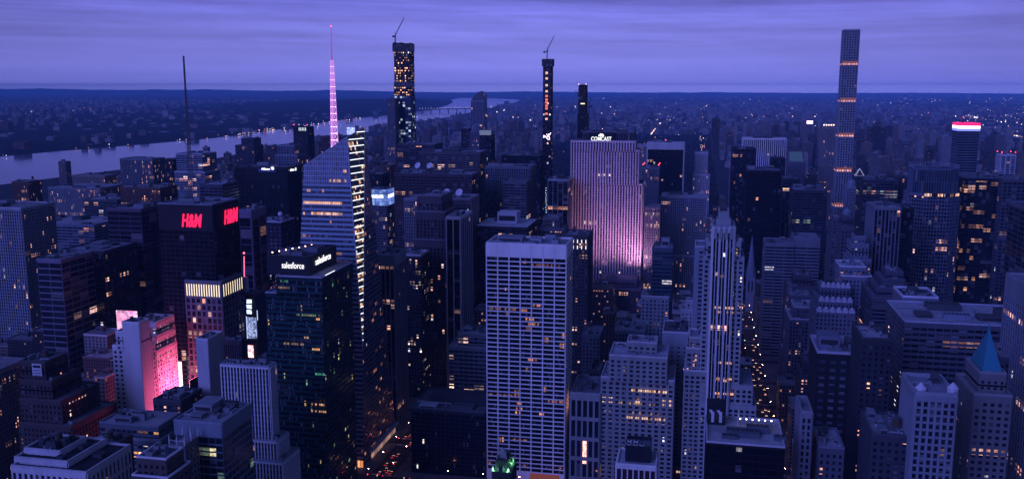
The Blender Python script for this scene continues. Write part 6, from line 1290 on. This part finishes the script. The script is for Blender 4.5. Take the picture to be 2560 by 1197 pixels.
# --- avenue traffic, lamps and lights
def car_proto(col, lab):
    r = thing('car', lab, 'car', (0, 0, 0)); pm_ = wall(col, .3, .6, .05); mb = MB()
    for (x0, x1, y0, y1, z0, z1, t_) in ((-.92, .92, -2.3, 2.3, .32, .86, .06),):
        mb.face([(x0, y0, z0), (x1, y0, z0), (x1, y0+.05, z1-.1), (x0, y0+.05, z1-.1)], pm_); mb.face([(x1, y1, z0), (x0, y1, z0), (x0, y1-.05, z1-.05), (x1, y1-.05, z1-.05)], pm_)
        mb.face([(x1, y0, z0), (x1, y1, z0), (x1-t_, y1-.05, z1-.05), (x1-t_, y0+.05, z1-.1)], pm_); mb.face([(x0, y1, z0), (x0, y0, z0), (x0+t_, y0+.05, z1-.1), (x0+t_, y1-.05, z1-.05)], pm_); mb.face([(x0+t_, y0+.05, z1-.1), (x1-t_, y0+.05, z1-.1), (x1-t_, y1-.05, z1-.05), (x0+t_, y1-.05, z1-.05)], pm_)
    mb.face([(-.72, -.5, 1.42), (.72, -.5, 1.42), (.72, 1.2, 1.42), (-.72, 1.2, 1.42)], pm_); mb.build('body', r)
    gw_ = wall((.01, .012, .016), .1, .6, .05); mb = MB(); lo = [(-.86, -1.3, .82), (.86, -1.3, .82), (.86, 1.9, .82), (-.86, 1.9, .82)]; hi = [(-.72, -.5, 1.41), (.72, -.5, 1.41), (.72, 1.2, 1.41), (-.72, 1.2, 1.41)]
    for k in range(4): mb.face([lo[k], lo[(k+1) % 4], hi[(k+1) % 4], hi[k]], gw_)
    mb.build('window', r); bl_ = wall((.015, .015, .015), .9)
    for sx_ in (-1, 1):
        for y in (-1.45, 1.4): mb = MB(); mb.tube((sx_*.94, y, .33), (sx_*.72, y, .33), .33, bl_, 10); mb.build('wheel', r)
        mb = MB(); mb.ball((sx_*.62, -2.34, .66), .24, emit((1, .55, .38), 5), 6, 4); mb.build('headlight', r)
        mb = MB(); mb.ball((sx_*.66, 2.32, .72), .22, emit((1, .03, .05), 3), 6, 4); mb.build('taillight', r)
    return r
protos = [car_proto((.5, .32, .04), 'yellow cab'), car_proto((.03, .03, .035), 'black car'), car_proto((.5, .5, .52), 'silver car')]
cn = ['yellow', 'black', 'silver']; first = [True]*3
def place(x, y, rz, lab, grp):
    k = rf.randrange(3); pr = protos[k]
    if first[k]: r = pr; first[k] = False
    else:
        r = pr.copy(); COL.objects.link(r)
        for ch in pr.children: c2 = ch.copy(); COL.objects.link(c2); c2.parent = r
    r.location = (x, y, .03); r.rotation_euler = (0, 0, rz); r['label'] = cn[k]+lab; r['group'] = grp
    return r
ncar = 0
for lane in (-6.3, -3.1, 0, 3.1, 6.3):
    y = 705+rf.uniform(0, 20)
    while y < 1500:
        if rf.random() < .45: place(70+lane, y, 0, ' car coming down the avenue right of the art deco tower with headlights on', 'cars on the right hand avenue')
        y += rf.uniform(7, 26)+(y-700)*.03
for lane in (-6.3, -3.1, 0, 3.1, 6.3):
    y = 690+rf.uniform(0, 15)
    while y < 900:
        if rf.random() < .5: place(-252+lane, y, math.pi, ' car driving away on the avenue left of the black glass block', 'cars on the left hand avenue')
        y += rf.uniform(10, 34)
for lane, rz in ((-4, math.pi/2), (4, -math.pi/2), (0, math.pi/2)):
    x = -300
    while x < -40:
        if rf.random() < .4 and abs(x+215) > 9: place(x, ST(42)+lane, rz, ' car on the cross street below the black glass block', 'cars on the cross street')
        x += rf.uniform(8, 26)
def lamp(x, y, dx, lab, grp, s=120):
    r = thing('street_lamp', lab, 'street lamp', (x, y, 0), grp); mb = MB(); mb.tube((x, y, .1), (x, y, 8.5), .11, STEEL(), 6, r2=.07); mb.tube((x, y, 8.5), (x+dx, y, 9.0), .06, STEEL(), 5); mb.build('pole', r)
    mb = MB(); mb.box(x+dx-.25, x+dx+.25, y-.14, y+.14, 8.9, 9.05, emit((1, .42, .27), s, True)); mb.build('lamp_head', r)
for y in range(700, 1480, 42):
    for sx_ in (-1, 1): lamp(70+sx_*10.2, y+sx_*9, -sx_*2.2, ('left' if sx_ < 0 else 'right')+' kerb street lamp on the avenue right of the art deco tower', 'street lamps on the right hand avenue')
for y in range(690, 900, 36):
    for sx_ in (-1, 1): lamp(-252+sx_*10.2, y+sx_*8, -sx_*2.2, ('left' if sx_ < 0 else 'right')+' kerb street lamp on the avenue left of the black glass block', 'street lamps on the left hand avenue')
for x in range(-195, -60, 30): lamp(x, ST(42)+6.4, 0.5, 'street lamp on the cross street at the foot of the black glass block', 'street lamps on the cross street', 120)
def signal(x, y, c, lab):
    r = thing('traffic_light', lab, 'traffic light', (x, y, 0), 'traffic lights on the avenues'); mb = MB(); mb.tube((x, y, .1), (x, y, 6.2), .1, STEEL(), 5); mb.tube((x, y, 6.2), (x+3, y, 6.4), .07, STEEL(), 5); mb.build('pole', r)
    mb = MB(); mb.box(x+2.8, x+3.2, y-.2, y+.2, 5.4, 6.5, wall((.05, .05, .03))); hd = mb.build('signal_head', r); mb = MB(); mb.ball((x+3, y-.28, 6.2 if c == 'red' else 5.6), .26, emit((1, .03, .05) if c == 'red' else (.15, 1, .6), 22), 6, 4); mb.build('lens', hd)
for k, s in enumerate(range(43, 52)):
    signal(70-10, ST(s)-7, 'green' if k % 3 else 'red', f'{"green" if k % 3 else "red"} traffic light on the avenue right of the art deco tower')
for k, s in enumerate((42, 43, 44)): signal(-252-10, ST(s)-7, 'red', 'red traffic light on the avenue left of the black glass block')
# leafless street trees on the avenue pavement
def tree(x, y, h, lab, grp):
    r = thing('bare_tree', lab, 'tree', (x, y, 0), grp); bk_ = wall((.04, .03, .028), .9); mb = MB(); mb.tube((x, y, .1), (x, y, h*.42), .22, bk_, 6, r2=.15); mb.build('trunk', r); mb = MB()
    def br_(p, d, L, rr, lv):
        q = p+d*L; mb.tube(p, q, rr, bk_, 3, r2=rr*.6)
        if lv:
            for _ in range(4): br_(q if rf.random() < .7 else p.lerp(q, .6), (d+Vector((rf.uniform(-.9, .9), rf.uniform(-.9, .9), rf.uniform(-.1, .6)))).normalized(), L*.68, rr*.55, lv-1)
    for _ in range(4): br_(Vector((x, y, h*.40)), Vector((rf.uniform(-.7, .7), rf.uniform(-.7, .7), 1)).normalized(), h*.26, .13, 2)
    mb.build('crown', r)
for y in range(712, 1180, 26):
    if rf.random() < .7: tree(70-12.2, y, rf.uniform(7, 10), 'bare tree on the left pavement of the avenue right of the art deco tower', 'bare trees along the right hand avenue')
for y in range(694, 880, 24): tree(-252+12.4, y, rf.uniform(7, 10), 'bare tree on the right pavement of the avenue by the black glass block', 'bare trees along the left hand avenue')
for o in bpy.data.objects:
    if 'org' in o: del o['org']
    if 'top' in o: del o['top']
